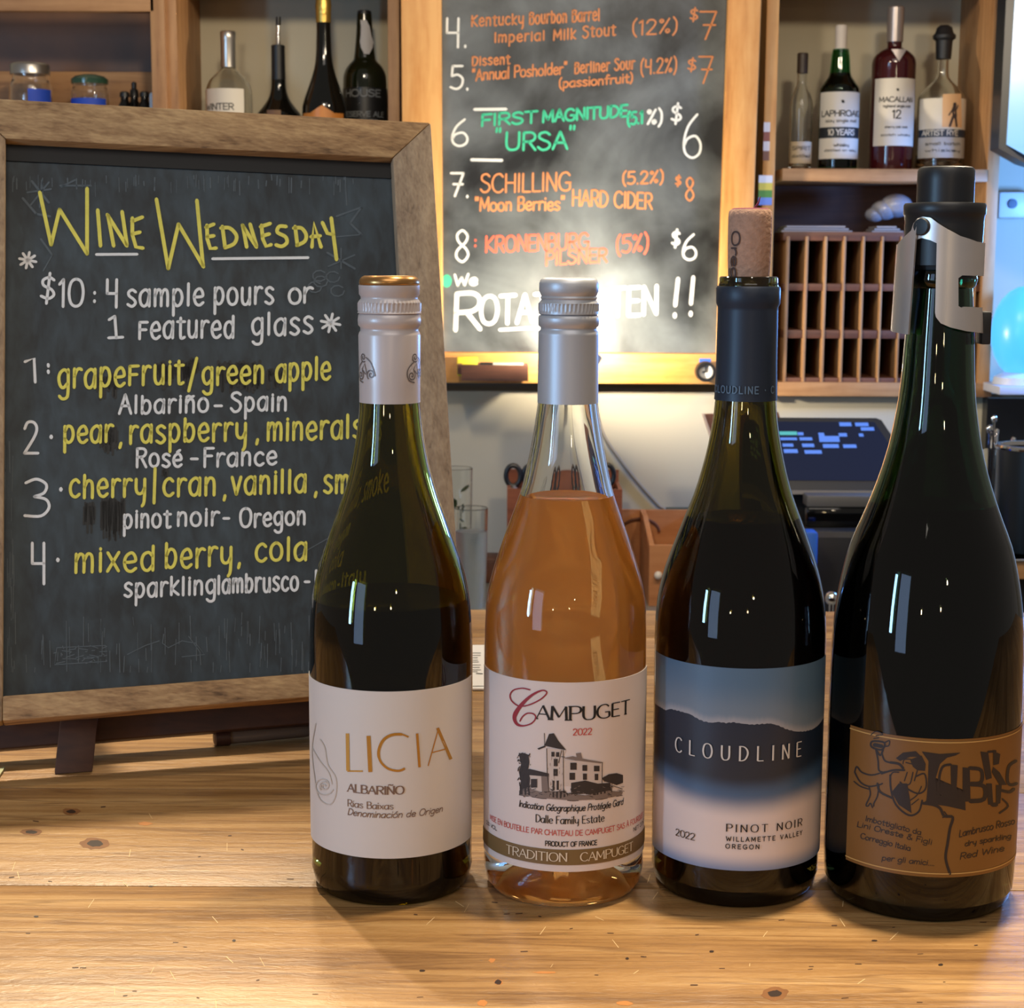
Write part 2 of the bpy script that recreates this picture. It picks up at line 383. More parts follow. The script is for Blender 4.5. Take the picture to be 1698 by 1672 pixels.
# ------------------------------------------------------------------ pen strokes of letters: cap height 10, x-height 6.2
G = {
 'a': (5.6, "4.6,5.2 3,6.2 1,5 .4,3 1,.8 2.5,0 4,1.2 4.7,4;/4.8,6.2 4.8,0"), 'b': (5.6, "/.8,10 .8,0;.8,4 2.2,6 4,5.6 4.8,3.2 4,.7 2.3,0 .8,1.4"),
 'c': (5, "4.4,5.2 3,6.2 1.2,5.2 .5,3 1.2,.8 3,0 4.6,1"), 'd': (5.6, "4.4,4.8 3,6 1.2,5.3 .5,3 1.2,.7 2.8,0 4.4,1.6;/4.6,10 4.6,0"),
 'e': (5.2, ".7,3.1 2.6,3.1 4.5,3.5 4.2,5.2 3,6.2 1.2,5.2 .5,3 1.3,.7 3,0 4.7,1"), 'f': (4.4, "4.2,9.2 3.2,10 2.2,9 2,7 2,0;/.5,6 4,6"),
 'ƒ': (5, "/.8,6.2 .8,0;/.8,6.2 4.6,6.2;/.8,3.4 4,3.4"), 'g': (5.6, "4.6,5.2 3,6.2 1.1,5.2 .5,3.2 1.2,1 2.6,.2 4.4,1.6;4.7,6.2 4.7,-1.5 3.8,-3.3 2,-3.4 .8,-2.5"),
 'h': (5.4, "/.8,10 .8,0;.8,3.8 2.2,6 3.8,5.8 4.4,4 4.4,0"), 'i': (2, "/1,6.2 1,0;/1,8.5 1,9"), 'j': (3, "2,6.2 2,-1.5 1.2,-3.3 -.2,-3.2;/2,8.5 2,9"),
 'k': (5, "/.8,10 .8,0;/4.4,6.2 .9,2.6 4.6,0"), 'l': (2.2, "/1,10 1,0"), 'm': (7.6, "/.8,6.2 .8,0;.8,3.8 2,6 3.2,5.8 3.7,4 3.7,0;3.7,3.8 4.9,6 6.2,5.8 6.7,4 6.7,0"),
 'n': (5.4, "/.8,6.2 .8,0;.8,3.8 2.2,6 3.8,5.8 4.4,4 4.4,0"), 'o': (5.6, "2.7,6.2 1,5.2 .4,3 1.1,.8 2.7,0 4.4,.8 5,3 4.4,5.2 2.7,6.2"),
 'p': (5.6, "/.8,6.2 .8,-3.5;.8,4.2 2.2,6.2 4,5.6 4.8,3.2 4,.8 2.3,.1 .8,1.6"), 'q': (5.6, "4.6,5.2 3,6.2 1.1,5.2 .5,3.2 1.2,1 2.6,.2 4.4,1.6;/4.7,6.2 4.7,-3.5"),
 'r': (4.2, "/.8,6.2 .8,0;.8,3.6 1.8,5.6 3,6.2 4,5.8"), 's': (4.8, "4.2,5.4 2.6,6.2 1,5.4 1.2,4 3.4,2.6 4.2,1.2 2.6,0 .6,.8"), 't': (4.2, "2,9 2,1 2.8,0 4,.4;/.4,6.2 4,6.2"),
 'u': (5.4, ".8,6.2 .8,2 1.6,.2 3.2,.2 4.4,2;/4.5,6.2 4.5,0"), 'v': (5, "/.5,6.2 2.5,0 4.5,6.2"), 'w': (7, "/.4,6.2 2,0 3.5,5 5,0 6.6,6.2"), 'x': (5, "/.5,6.2 4.5,0;/4.5,6.2 .5,0"),
 'y': (5.4, ".7,6.2 .8,2.4 2,1 3.6,1.4 4.5,3;4.6,6.2 4.5,-1.4 3.6,-3.4"), 'z': (5, "/.6,6.2 4.4,6.2 .6,0 4.6,0"),
 'ñ': (5.4, "/.8,6.2 .8,0;.8,3.8 2.2,6 3.8,5.8 4.4,4 4.4,0;.9,8 1.9,8.9 3.2,8 4.3,8.8"), 'é': (5.2, ".7,3.1 2.6,3.1 4.5,3.5 4.2,5.2 3,6.2 1.2,5.2 .5,3 1.3,.7 3,0 4.7,1;/2.4,7.8 3.8,9.6"),
 'ó': (5.6, "2.7,6.2 1,5.2 .4,3 1.1,.8 2.7,0 4.4,.8 5,3 4.4,5.2 2.7,6.2;/2.4,7.8 3.8,9.6"), 'í': (2.2, "/1,6.2 1,0;/.8,7.8 2,9.4"),
 'A': (6.4, "/.3,0 3.2,10 6.1,0;/1.4,3.6 5,3.6"), 'B': (5.9, "/.8,0 .8,10;.8,10 3.6,10 4.9,8.6 4.6,6.4 3.2,5.4 .8,5.3;.8,5.3 3.8,5.3 5.3,3.8 5.2,1.6 3.6,.1 .8,0"),
 'C': (6.6, "6,8.4 4.4,10 2,9.4 .6,6.6 .6,3.2 2,.6 4.4,0 6.2,1.6"), 'D': (6.5, "/.8,0 .8,10;.8,10 3.6,9.6 5.6,7.4 5.9,4.4 4.6,1.4 2.8,.2 .8,0"),
 'E': (5.4, "/5,10 .8,10 .8,0 5,0;/.8,5.2 4.4,5.2"), 'F': (5.2, "/5,10 .8,10 .8,0;/.8,5.2 4.2,5.2"), 'G': (7, "6,8.4 4.4,10 2,9.4 .6,6.6 .6,3.2 2,.6 4.4,0 6.2,1.2 6.2,4.2;/4,4.4 6.6,4.4"),
 'H': (6.4, "/.8,0 .8,10;/5.6,0 5.6,10;/.8,5.2 5.6,5.2"), 'I': (2, "/1,0 1,10"), 'J': (4.4, "3.6,10 3.6,2 2.4,.1 .6,.6"), 'K': (6, "/.8,0 .8,10;/5.4,10 .9,4.6 5.8,0"),
 'L': (5, "/.8,10 .8,0 4.8,0"), 'M': (7.8, "/.6,0 .9,10 3.8,2 6.7,10 7,0"), 'N': (6.4, "/.8,0 .8,10 5.6,0 5.6,10"), 'O': (7.2, "3.6,10 1.4,8.8 .5,5 1.4,1.2 3.6,0 5.8,1.2 6.7,5 5.8,8.8 3.6,10"),
 'P': (5.7, "/.8,0 .8,10;.8,10 3.8,10 5.2,8.6 5.2,6.4 3.8,5 .8,4.8"), 'Q': (7.2, "3.6,10 1.4,8.8 .5,5 1.4,1.2 3.6,0 5.8,1.2 6.7,5 5.8,8.8 3.6,10;/4,2.4 6.6,-.8"),
 'R': (6, "/.8,0 .8,10;.8,10 3.8,10 5.2,8.6 5.2,6.4 3.8,5 .8,4.8;/2.8,4.9 5.6,0"), 'S': (5.8, "5,8.6 3.4,10 1.2,9.2 .9,7 2.4,5.6 4.4,4.4 5.2,2.4 4,.4 2,0 .4,1.6"),
 'T': (6, "/3,0 3,10;/.2,10 5.8,10"), 'U': (6.6, ".8,10 .8,3 1.8,.4 3.4,0 5,.6 5.8,3 5.8,10"), 'V': (6, "/.3,10 3,0 5.7,10"), 'W': (8.8, "/.3,10 2.2,0 4.4,7.4 6.4,0 8.4,10"),
 'X': (6, "/.5,10 5.5,0;/5.5,10 .5,0"), 'Y': (6, "/.4,10 3,5 5.6,10;/3,5 3,0"), 'Z': (6, "/.6,10 5.4,10 .6,0 5.6,0"),
 'Ñ': (6.4, "/.8,0 .8,10 5.6,0 5.6,10;1.2,11.4 2.4,12.3 3.8,11.4 5,12.2"), 'À': (6.4, "/.3,0 3.2,10 6.1,0;/1.4,3.6 5,3.6;/2,12.6 3.6,11"),
 '0': (6, "3,10 1.2,8.8 .5,5 1.2,1.2 3,0 4.8,1.2 5.5,5 4.8,8.8 3,10"), '1': (3, "/.4,8.2 1.8,10 1.8,0"), '2': (5.6, ".6,7.8 1.6,9.8 3.6,9.8 4.6,8 3.8,5.2 .5,0;/.5,0 5,0"),
 '3': (5.4, ".6,9 2.6,10 4.4,8.6 4,6.4 2.2,5.4;2.2,5.4 4.4,4.6 4.9,2.4 3.4,.3 .4,.4"), '4': (5.6, "/.7,10 .7,5 4.4,5;/4.4,10 4.4,0"), '5': (5.4, "/4.6,10 1,10 .8,5.6;.8,5.6 3,6.2 4.8,4.4 4.4,1.4 2.6,0 .4,.8"),
 '6': (5.6, "4,10 1.8,7.4 .7,4 1,1.2 2.8,0 4.6,1 4.9,3.2 3.6,5 1.6,4.4 .8,3"), '7': (5.4, "/.4,10 5,10 2,0;/1.4,5.2 4.8,5.2"), '8': (5.6, "4.4,8.6 2.8,10 1.1,8.6 1.6,6.4 4,4.2 4.8,2 3,0 1,1.4 1.2,3.6 3.8,6.2 4.5,8 4,9.2"),
 '9': (5.6, "4.6,7 3,5.4 1.2,6 .8,8 2,9.8 4,9.4 4.8,7 4.4,3 3,0"), '$': (5.6, "4.8,8 3.2,9 1.2,8 1.4,6 4,4.4 4.8,2.4 3,1 .6,2;/3.4,10.6 2.4,-.8"),
 '(': (3, "2.4,11 1,8 .8,4 1.2,1 2.4,-1.6"), ')': (3, ".6,11 2,8 2.2,4 1.8,1 .6,-1.6"), '%': (6, "/5,10 .8,0;1.6,9.6 .7,8.6 1.4,7.4 2.3,8.4 1.6,9.6;4.4,2.8 3.5,1.6 4.2,.3 5.2,1.5 4.4,2.8"),
 ':': (2.4, "/1.1,6 1.1,5.4;/1.1,1.4 1.1,.8"), '.': (2, "/.9,.5 .9,0"), ',': (2.4, "/1.2,.9 .8,-1.6"), '-': (4, "/.6,3.2 3.4,3.2"), '/': (4, "/3.4,10.4 .6,-1"), '|': (2.4, "/1.2,10.4 1.1,-1.6"), '!': (2.4, "/1.3,10 1,3;/1,.6 1,0"),
 '"': (3.4, "/.8,10.4 .7,8;/2.4,10.4 2.3,8"), "'": (1.8, "/.8,10.4 .7,8"), '•': (4, "/1.8,5.2 2.2,4.4"), '*': (5, "/.4,2 4.6,6;/.4,6 4.6,2;/2.5,7 2.5,1;/.2,4 4.8,4"), ' ': (3.4, ""), '&': (6.4, "6,0 1.8,7.4 2,9.4 3.6,9.6 4,8 1,3.4 1,1 2.6,0 4.4,.8 5.8,3.6"),
}


def smooth(pts, n=5):
    if len(pts) < 3: return pts
    closed = abs(pts[0][0] - pts[-1][0]) + abs(pts[0][1] - pts[-1][1]) < 1e-6
    out = []; N = len(pts)
    for i in range(N - 1):
        p0 = pts[i - 1] if i > 0 else (pts[-2] if closed else pts[0])
        p1, p2 = pts[i], pts[i + 1]
        p3 = pts[i + 2] if i + 2 < N else (pts[1] if closed else pts[-1])
        for k in range(n):
            t = k / n
            out.append(tuple(0.5 * (2 * p1[j] + (p2[j] - p0[j]) * t + (2 * p0[j] - 5 * p1[j] + 4 * p2[j] - p3[j]) * t * t + (3 * p1[j] - p0[j] - 3 * p2[j] + p3[j]) * t ** 3) for j in (0, 1)))
    out.append(pts[-1])
    return out


_GC = {}


def glyph(ch):
    if ch not in _GC:
        w, d = G[ch]; L = []
        for st in d.split(';'):
            if not st: continue
            sharp = st[0] == '/'
            pts = [tuple(float(c) for c in q.split(',')) for q in st.lstrip('/').split(' ')]
            L.append((pts if sharp else smooth(pts), sharp))
        _GC[ch] = (w, L)
    return _GC[ch]


def layout(s, x0, x1, base0, base1, cap, jitter=0.0, slant=0.0, track=0.0, fit=True, up=-1, hand=False):
    """strokes of s in drawing units; up=-1 when y grows downward (photo rows), +1 when it grows upward"""
    tot = sum(glyph(c)[0] + track for c in s) - track - 0.8
    k = cap / 10.0
    kx = (x1 - x0) / tot if fit else k
    out = []; x = -0.4
    for c in s:
        w, L = glyph(c); jy = random.uniform(-1, 1) * jitter; jr = random.uniform(-1, 1) * jitter * 0.03
        for pts, sharp in L:
            q = []
            for px, py in pts:
                if hand and py > 6.2: py = 6.2 + (py - 6.2) * (0.7 if c in 'RFOSA' else 0.5)
                ux = x0 + (x + px + slant * py + jr * py) * kx; t = (ux - x0) / max(1e-6, x1 - x0)
                q.append((ux, base0 + (base1 - base0) * t + up * (py + jy) * k))
            out.append((q, sharp))
        x += w + track
    return out


def plot(mb, strokes, w, fn, mi=0, serif=0.0, contrast=1.0):
    for q, sharp in strokes:
        if contrast != 1.0 or serif:
            segs = [q] if not sharp else [q[i:i + 2] for i in range(len(q) - 1)]
            for sg in segs:
                ws = []
                for i in range(len(sg)):
                    a, b = sg[max(i - 1, 0)], sg[min(i + 1, len(sg) - 1)]
                    dx, dy = abs(b[0] - a[0]), abs(b[1] - a[1]); f = dy / (sqrt(dx * dx + dy * dy) or 1)
                    thin = sharp and dx > 0.15 * dy and (b[0] - a[0]) * (b[1] - a[1]) * FLIP[0] > 0
                    ws.append(w * (contrast if thin else contrast + (1 - contrast) * f ** 2))
                mb.ribbon(sg, ws, fn, mi, cap=False)
            if serif and sharp and len(q) >= 2:
                for e, o in ((q[0], q[1]), (q[-1], q[-2])):
                    if abs(e[1] - o[1]) > abs(e[0] - o[0]) * 1.2:
                        mb.ribbon([(e[0] - serif, e[1]), (e[0] + serif, e[1])], w * 0.42, fn, mi, cap=False)
        elif sharp:
            for a, b in zip(q, q[1:]): mb.ribbon([a, b], w, fn, mi)
        else:
            mb.ribbon(q, w, fn, mi)


FLIP = [1]


class Plane:
    """a flat face: point o, unit axes a (right) and b (up), n towards the viewer"""
    def __init__(s, o, a, b):
        s.o, s.a, s.b = Vector(o), Vector(a).normalized(), Vector(b).normalized(); s.n = s.a.cross(s.b)
        if s.n.y > 0: s.n = -s.n

    def px(s, lift=0.0003):
        def fn(x, y):
            d = ray(x, y); t = (s.o - CAM).dot(s.n) / d.dot(s.n)
            return CAM + d * t + s.n * lift
        return fn

    def pt(s, u, v, w=0.0):
        return s.o + s.a * u + s.b * v + s.n * w


# ------------------------------------------------------------------ shared materials


def bar_wood():
    M = bpy.data.materials.new('bar_pine'); M.use_nodes = True; nt = M.node_tree; L = nt.links
    b = nt.nodes['Principled BSDF']; b.inputs['Roughness'].default_value = 0.42
    tc = nt.nodes.new('ShaderNodeTexCoord'); geo = nt.nodes.new('ShaderNodeNewGeometry')
    off = nt.nodes.new('ShaderNodeVectorMath'); off.operation = 'SCALE'; off.inputs[0].default_value = (3.1, 7.7, 5.3)
    L.new(geo.outputs['Random Per Island'], off.inputs['Scale'])
    base = nt.nodes.new('ShaderNodeVectorMath'); base.operation = 'ADD'; L.new(tc.outputs['Object'], base.inputs[0]); L.new(off.outputs[0], base.inputs[1])

    def noise(sx, sy, det, dist, rough=.5):
        mp = nt.nodes.new('ShaderNodeMapping'); mp.inputs['Scale'].default_value = (sx, sy, sy); L.new(base.outputs[0], mp.inputs['Vector'])
        n = nt.nodes.new('ShaderNodeTexNoise'); n.inputs['Scale'].default_value = 1; n.inputs['Detail'].default_value = det; n.inputs['Distortion'].default_value = dist; n.inputs['Roughness'].default_value = rough
        L.new(mp.outputs[0], n.inputs['Vector']); return n.outputs['Fac']

    def math_(op, a, b_, c=None):
        m_ = nt.nodes.new('ShaderNodeMath'); m_.operation = op
        for i_, v in enumerate((a, b_, c)):
            if v is None: continue
            if isinstance(v, (int, float)): m_.inputs[i_].default_value = v
            else: L.new(v, m_.inputs[i_])
        return m_.outputs[0]
    n1, n2, n4 = noise(2.2, 26, 4, 1.2), noise(5, 95, 5, .8), noise(14, 420, 4, .3)
    fl = noise(95, 260, 3, 1.5, .6); st = noise(3.5, 62, 3, 1.0)
    v = math_('MULTIPLY_ADD', n1, .42, math_('MULTIPLY_ADD', n2, .34, math_('MULTIPLY_ADD', n4, .16, math_('MULTIPLY', fl, .10))))
    cr = nt.nodes.new('ShaderNodeValToRGB'); e = cr.color_ramp.elements
    e[0].position = .34; e[0].color = S(104, 70, 36); e[1].position = .70; e[1].color = S(200, 162, 110)
    k = e.new(.50); k.color = S(158, 118, 70)
    L.new(v, cr.inputs[0])
    # thin dark growth lines
    ln = math_('ABSOLUTE', math_('SUBTRACT', st, .5), 0); cl = nt.nodes.new('ShaderNodeMapRange'); cl.inputs['From Min'].default_value = 0; cl.inputs['From Max'].default_value = .035
    cl.inputs['To Min'].default_value = .5; cl.inputs['To Max'].default_value = 0; L.new(ln, cl.inputs['Value'])
    mx = nt.nodes.new('ShaderNodeMix'); mx.data_type = 'RGBA'; L.new(cl.outputs[0], mx.inputs[0]); L.new(cr.outputs[0], mx.inputs[6]); mx.inputs[7].default_value = S(92, 58, 28)
    L.new(mx.outputs[2], b.inputs['Base Color'])
    bp = nt.nodes.new('ShaderNodeBump'); bp.inputs['Strength'].default_value = .35; bp.inputs['Distance'].default_value = .0012
    L.new(math_('ADD', n2, fl), bp.inputs['Height']); L.new(bp.outputs['Normal'], b.inputs['Normal'])
    _M['bar_pine'] = M
    return M


M_bar = bar_wood()
M_pine = wood('orange_pine', S(176, 112, 50), S(205, 142, 72), S(222, 166, 96), 'Z', 1.0, 0.5, 10, 0.05)
M_pineX = wood('orange_pine_across', S(176, 112, 50), S(205, 142, 72), S(222, 166, 96), 'X', 1.0, 0.5, 10, 0.05)
M_shelf = wood('shelf_pine', S(120, 82, 48), S(158, 114, 72), S(182, 138, 92), 'Z', 1.0, 0.55, 10, 0.05)
M_shelfX = wood('shelf_pine_across', S(120, 82, 48), S(158, 114, 72), S(182, 138, 92), 'X', 1.0, 0.55, 10, 0.05)
M_darkw = wood('dark_stained_wood', S(58, 34, 24), S(88, 52, 36), S(112, 70, 48), 'X', 1.0, 0.55, 9, 0.05)
M_greywX = wood('weathered_frame_across', S(100, 74, 48), S(160, 124, 84), S(200, 164, 116), 'X', 1.6, 0.7, 34, 0.5, dist=.35)
M_greywZ = wood('weathered_frame_upright', S(116, 96, 76), S(156, 132, 106), S(184, 160, 130), 'Z', 1.6, 0.7, 34, 0.5, dist=.35)
M_leg = wood('brown_easel_wood', S(44, 26, 18), S(64, 38, 26), S(84, 52, 34), 'X', 2, 0.65, 8, 0.1)
M_wall = mat('beige_wall_paint', S(186, 178, 156), 0.8, noise=0.04, nscale=3)
M_black = mat('black_plastic', S(22, 22, 24), 0.42)
M_blackg = mat('glossy_black_glass', S(8, 9, 10), 0.07, spec=0.6)
M_steel = mat('brushed_steel', S(214, 208, 204), 0.34, 0.7, noise=0.06, nscale=60)
M_chrome = mat('chrome', S(220, 220, 220), 0.08, 1.0)
M_clear = mat('clear_glass', (0.97, 0.985, 0.98, 1), 0.0, trans=1.0, ior=1.48)
M_white = mat('white_paper', S(232, 228, 222), 0.6)
M_ink = mat('black_ink', S(20, 18, 18), 0.6)
M_chalkw = mat('white_chalk_ink', S(236, 238, 238), 0.8, noise=0.12, nscale=160)
M_chalky = mat('yellow_chalk_ink', S(238, 226, 104), 0.8, noise=0.2, nscale=160)
M_chalkfaint = mat('faint_chalk', S(92, 102, 108), 0.8, noise=0.3, nscale=200)
M_counter = mat('grey_stone_counter', S(128, 126, 120), 0.35, noise=0.15, nscale=60)

# ================================================================== the setting
struct(MB().box((-3.2, -2, -0.02), (3.2, 3.12, 0)).build('floor', wood('brown_floor', S(70, 46, 30), S(96, 66, 44), S(120, 86, 58), 'X', 1, 0.5, 6, 0.05, 0.1)))
YW = 3.12
YL = 2.93                                  # the wall below the built-in shelves stands further out
ZLW = at(1000, 650, YL).z
struct(MB().box((-3.2, YW, ZLW), (3.2, YW + 0.1, 3.0)).box((-3.2, YL, 0), (3.2, YW + .1, ZLW)).build('wall_back', M_wall))

# ------------------------------------------------------------------ bar counter
YF0, YF1 = 0.52, 1.47
t = thing('bar_counter', 'long honey pine bar top with dark knots in the foreground', 'bar counter', (0, 1.0, 0))
mb = MB(); ys = [YF0, 0.655, 0.80, 0.955, 1.105, 1.235, 1.36, YF1]
for a, b_ in zip(ys, ys[1:]):
    mb.box((-1.6, a + 0.0003, ZB - 0.045), (1.6, b_ - 0.0003, ZB), bev=0.0008)
top = mb.build('worktop', M_bar, t)
M_knot = mat('dark_knot', S(46, 28, 16), 0.5, noise=0.5, nscale=300)
M_knot2 = mat('brown_knot_ring', S(128, 84, 44), 0.5, noise=0.3, nscale=200)
mb = MB()
for x, y, rx, ry in ((158, 1399, 13, 5.5), (1285, 1648, 12, 6), (118, 1346, 8, 3), (52, 1380, 10, 3), (826, 1629, 6, 4), (1040, 1590, 3, 2), (1180, 1578, 4, 2), (388, 1560, 3, 2), (60, 1520, 4, 1.6), (700, 1610, 5, 1.8), (1560, 1600, 4, 2), (250, 1470, 4, 1.4), (1450, 1560, 5, 1.5)):
    for k, mi in ((1.9, 1), (1.0, 0)):
        if k > 1 and rx < 8: continue
        pl = [(x + rx * k * cos(a * pi / 10) * random.uniform(.86, 1.1), y + ry * k * sin(a * pi / 10) * random.uniform(.8, 1.1)) for a in range(20)]
        z = ZB + (0.00012 if mi == 0 else 0.00006)
        mb.patch(pl, lambda u, v, z=z: gnd(u, v, z), mi)
mb.build('knot', [M_knot, M_knot2], top, label='dark brown knots')
mb = MB(); random.seed(21)
for _ in range(70):
    x, y = random.uniform(10, 1690), random.uniform(1330, 1668); w_ = random.uniform(3, 11)
    mb.ribbon([(x, y), (x + w_, y + random.uniform(-1, 1))], random.uniform(.8, 2.0), lambda u, v: gnd(u, v, ZB + .00012), 0)
for _ in range(40):
    x, y = random.uniform(10, 1690), random.uniform(1330, 1660); a_ = random.uniform(-14, 14)
    mb.ribbon([(x, y), (x + a_, y + random.uniform(4, 16))], random.uniform(.6, 1.3), lambda u, v: gnd(u, v, ZB + .0001), 1)
for x, y, rx, ry in ((826, 1629, 8, 5), (800, 1664, 9, 6), (1036, 1664, 14, 4), (905, 1613, 22, 2), (816, 1593, 6, 4), (240, 1366, 13, 3)):
    mb.patch([(x + rx * cos(a * pi / 8) * random.uniform(.7, 1.1), y + ry * sin(a * pi / 8) * random.uniform(.7, 1.1)) for a in range(16)], lambda u, v: gnd(u, v, ZB + .00009), 2)
mb.build('scratches', [mat('dark_dent', S(74, 46, 26), .6), mat('pale_scratch', S(222, 190, 140), .6), mat('orange_stain', S(186, 122, 62), .5)], top, label='small dents, pale scratches and orange stains')
MB().box((-1.6, YF0 + 0.05, 0.0), (1.6, YF0 + 0.09, ZB - 0.045)).build('front_panel', M_darkw, t)
MB().box((-1.6, YF1 - 0.012, ZB - 0.050), (1.6, YF1 + 0.006, ZB - 0.004), bev=0.002).build('back_edge', mat('dark_edge', S(40, 32, 26), .6), t, label='dark back edge')

# ------------------------------------------------------------------ back counter and its cabinet
ZC = at(780, 1004, 2.62).z
t = thing('back_counter', 'grey stone back counter below the menu board', 'counter', (0, 2.8, 0))
MB().box((-1.6, 2.30, ZC - 0.03), (1.6, YL - .004, ZC), bev=0.002).build('worktop', M_counter, t)
MB().box((-1.6, 2.36, 0), (1.6, YL - .004, ZC - 0.03)).build('cabinet', M_darkw, t)


# ================================================================== wine bottles on the bar
def prof_from(rows, X, Y):
    out = []
    for y, L, R in rows:
        z = zaxis(X, Y, y); out.append(((R - L) / 2 * depth((X, Y, z)) / FPX, z))
    return out


class Cyl:
    """drawing on a bottle wall; u in photo columns unrolled from the axis, v = height"""
    def __init__(s, X, Y, r, axpx):
        s.X, s.Y, s.r, s.ax = X, Y, r, axpx
        s.k = None

    def hit(s, x, y):
        d = ray(x, y); ox, oy = CAM.x - s.X, CAM.y - s.Y
        a = d.x ** 2 + d.y ** 2; b = 2 * (ox * d.x + oy * d.y); c = ox * ox + oy * oy - s.r ** 2
        D = b * b - 4 * a * c
        t = (-b - sqrt(max(D, 0))) / (2 * a); p = CAM + d * t
        return atan2(p.x - s.X, -(p.y - s.Y)), p.z

    def fn(s, lift=0.0006):
        def f(u, z):
            ph = u / s.r; R = s.r + lift
            return Vector((s.X + R * sin(ph), s.Y - R * cos(ph), z))
        return f

    def pxfn(s, lift=0.0006):
        g = s.fn(lift)

        def f(x, y):
            ph, z = s.hit(x, y); return g(ph * s.r, z)
        return f

    def uz(s, x, y):
        ph, z = s.hit(x, y); return ph * s.r, z

    def text(s, mb, st, x0, x1, yb, cap, w, mi=0, yc=None, lift=0.0006, **kw):
        """yb is the photo row of the base line at column x0 (or at the axis when yc is given)"""
        serif = kw.pop('serif', 0); con = kw.pop('contrast', 1.0)
        u0 = s.uz(x0, yb)[0]; u1 = s.uz(x1, yb)[0]
        if yc is not None:
            axx = s.ax; z = s.uz(axx, yc)[1]; zc = s.uz(axx, yc - cap)[1]
        else:
            z = s.uz(x0, yb)[1]; zc = s.uz(x0, yb - cap)[1]
        h = zc - z; pxs = h / cap
        L = layout(st, u0, u1, z, z, h, up=1, **kw)
        FLIP[0] = 1
        plot(mb, L, w * pxs, s.fn(lift), mi, serif=serif * pxs, contrast=con)


def cyl_patch(mb, c, z0, z1, ph0, ph1, lift=0.0001, nz=2, n=60, mi=0, th=0.0002):
    f = c.fn(lift); g = c.fn(lift + th)
    grid = [[mb.bm.verts.new(g((ph0 + (ph1 - ph0) * i / n) * c.r, z0 + (z1 - z0) * j / nz)) for i in range(n + 1)] for j in range(nz + 1)]
    for j in range(nz):
        for i in range(n): mb.face([grid[j][i], grid[j][i + 1], grid[j + 1][i + 1], grid[j + 1][i]], mi)
    # thin paper edge
    bt = [mb.bm.verts.new(f((ph0 + (ph1 - ph0) * i / n) * c.r, z1)) for i in range(n + 1)]
    bb = [mb.bm.verts.new(f((ph0 + (ph1 - ph0) * i / n) * c.r, z0)) for i in range(n + 1)]
    for i in range(n):
        mb.face([grid[nz][i], grid[nz][i + 1], bt[i + 1], bt[i]], mi); mb.face([grid[0][i + 1], grid[0][i], bb[i], bb[i + 1]], mi)
    return grid


def shell(prof, th=0.003, floor=0.012, punt=0.022):
    """closed glass profile: outside up, inside down"""
    z0 = prof[0][1]; R0 = prof[0][0]
    out = [(0, z0 + punt), (R0 * .35, z0 + punt * .75), (R0 * .68, z0 + punt * .22), (R0 * .84, z0 + 0.0004), (R0 * .92, z0)]
    out += [(R0 * .985, z0 + 0.0035)] + [(r, z) for r, z in prof[1:]]
    rt, zt = prof[-1]
    inn = [(rt - th, zt)] + [(max(r - th, 0.004), z) for r, z in reversed(prof[1:-1]) if z > z0 + floor + 0.006]
    inn += [(R0 * .80, z0 + floor + 0.001), (R0 * .5, z0 + floor + punt * .5), (0, z0 + floor + punt)]
    return out + inn


def wine_fill(prof, zl, th=0.003, floor=0.012, punt=0.022, gap=-0.00015):
    z0 = prof[0][1]; R0 = prof[0][0]
    L = [(0, z0 + floor + punt - 0.0002), (R0 * .5, z0 + floor + punt * .5 - 0.0002), (R0 * .80, z0 + floor + 0.0008)]
    body = [(r - th - gap, z) for r, z in prof[1:-1] if z > z0 + floor + 0.006 and z < zl - 0.001]
    # radius at the level
    rl = None
    for (r1, a), (r2, b) in zip(prof, prof[1:]):
        if a <= zl <= b: rl = r1 + (r2 - r1) * (zl - a) / (b - a)
    return L + body + [(rl - th - gap, zl), (rl - th - 0.003, zl - 0.0008), (0, zl - 0.0009)]


def dense(prof, n=3):
    """smooth a measured profile"""
    p = smooth(prof, n)
    return p


def glass(name, col, rough=0.0, dark=0.0):
    return mat(name, col, rough, trans=1.0, ior=1.5)


def swine(name, col, cloud, fac):
    """clear drink with a little cloudiness"""
    if name in _M: return _M[name]
    M = bpy.data.materials.new(name); M.use_nodes = True; nt = M.node_tree; L = nt.links
    b = nt.nodes['Principled BSDF']; b.inputs['Base Color'].default_value = col; b.inputs['Transmission Weight'].default_value = 1; b.inputs['Roughness'].default_value = 0.02; b.inputs['IOR'].default_value = 1.34
    d = nt.nodes.new('ShaderNodeBsdfTranslucent'); d.inputs['Color'].default_value = cloud
    d2 = nt.nodes.new('ShaderNodeBsdfDiffuse'); d2.inputs['Color'].default_value = cloud
    m1 = nt.nodes.new('ShaderNodeMixShader'); m1.inputs[0].default_value = 0.35; L.new(d.outputs[0], m1.inputs[1]); L.new(d2.outputs[0], m1.inputs[2])
    m2 = nt.nodes.new('ShaderNodeMixShader'); m2.inputs[0].default_value = fac; L.new(b.outputs[0], m2.inputs[1]); L.new(m1.outputs[0], m2.inputs[2])
    L.new(m2.outputs[0], nt.nodes['Material Output'].inputs['Surface'])
    _M[name] = M
    return M


def spiral(cx, cy, r, turns, start, cw=1, n=40):
    return [(cx + r * (1 - .85 * i / n) * cos(start + cw * turns * 2 * pi * i / n), cy + r * (1 - .85 * i / n) * sin(start + cw * turns * 2 * pi * i / n)) for i in range(n + 1)]


GW = 'wine bottles in a row on the bar'
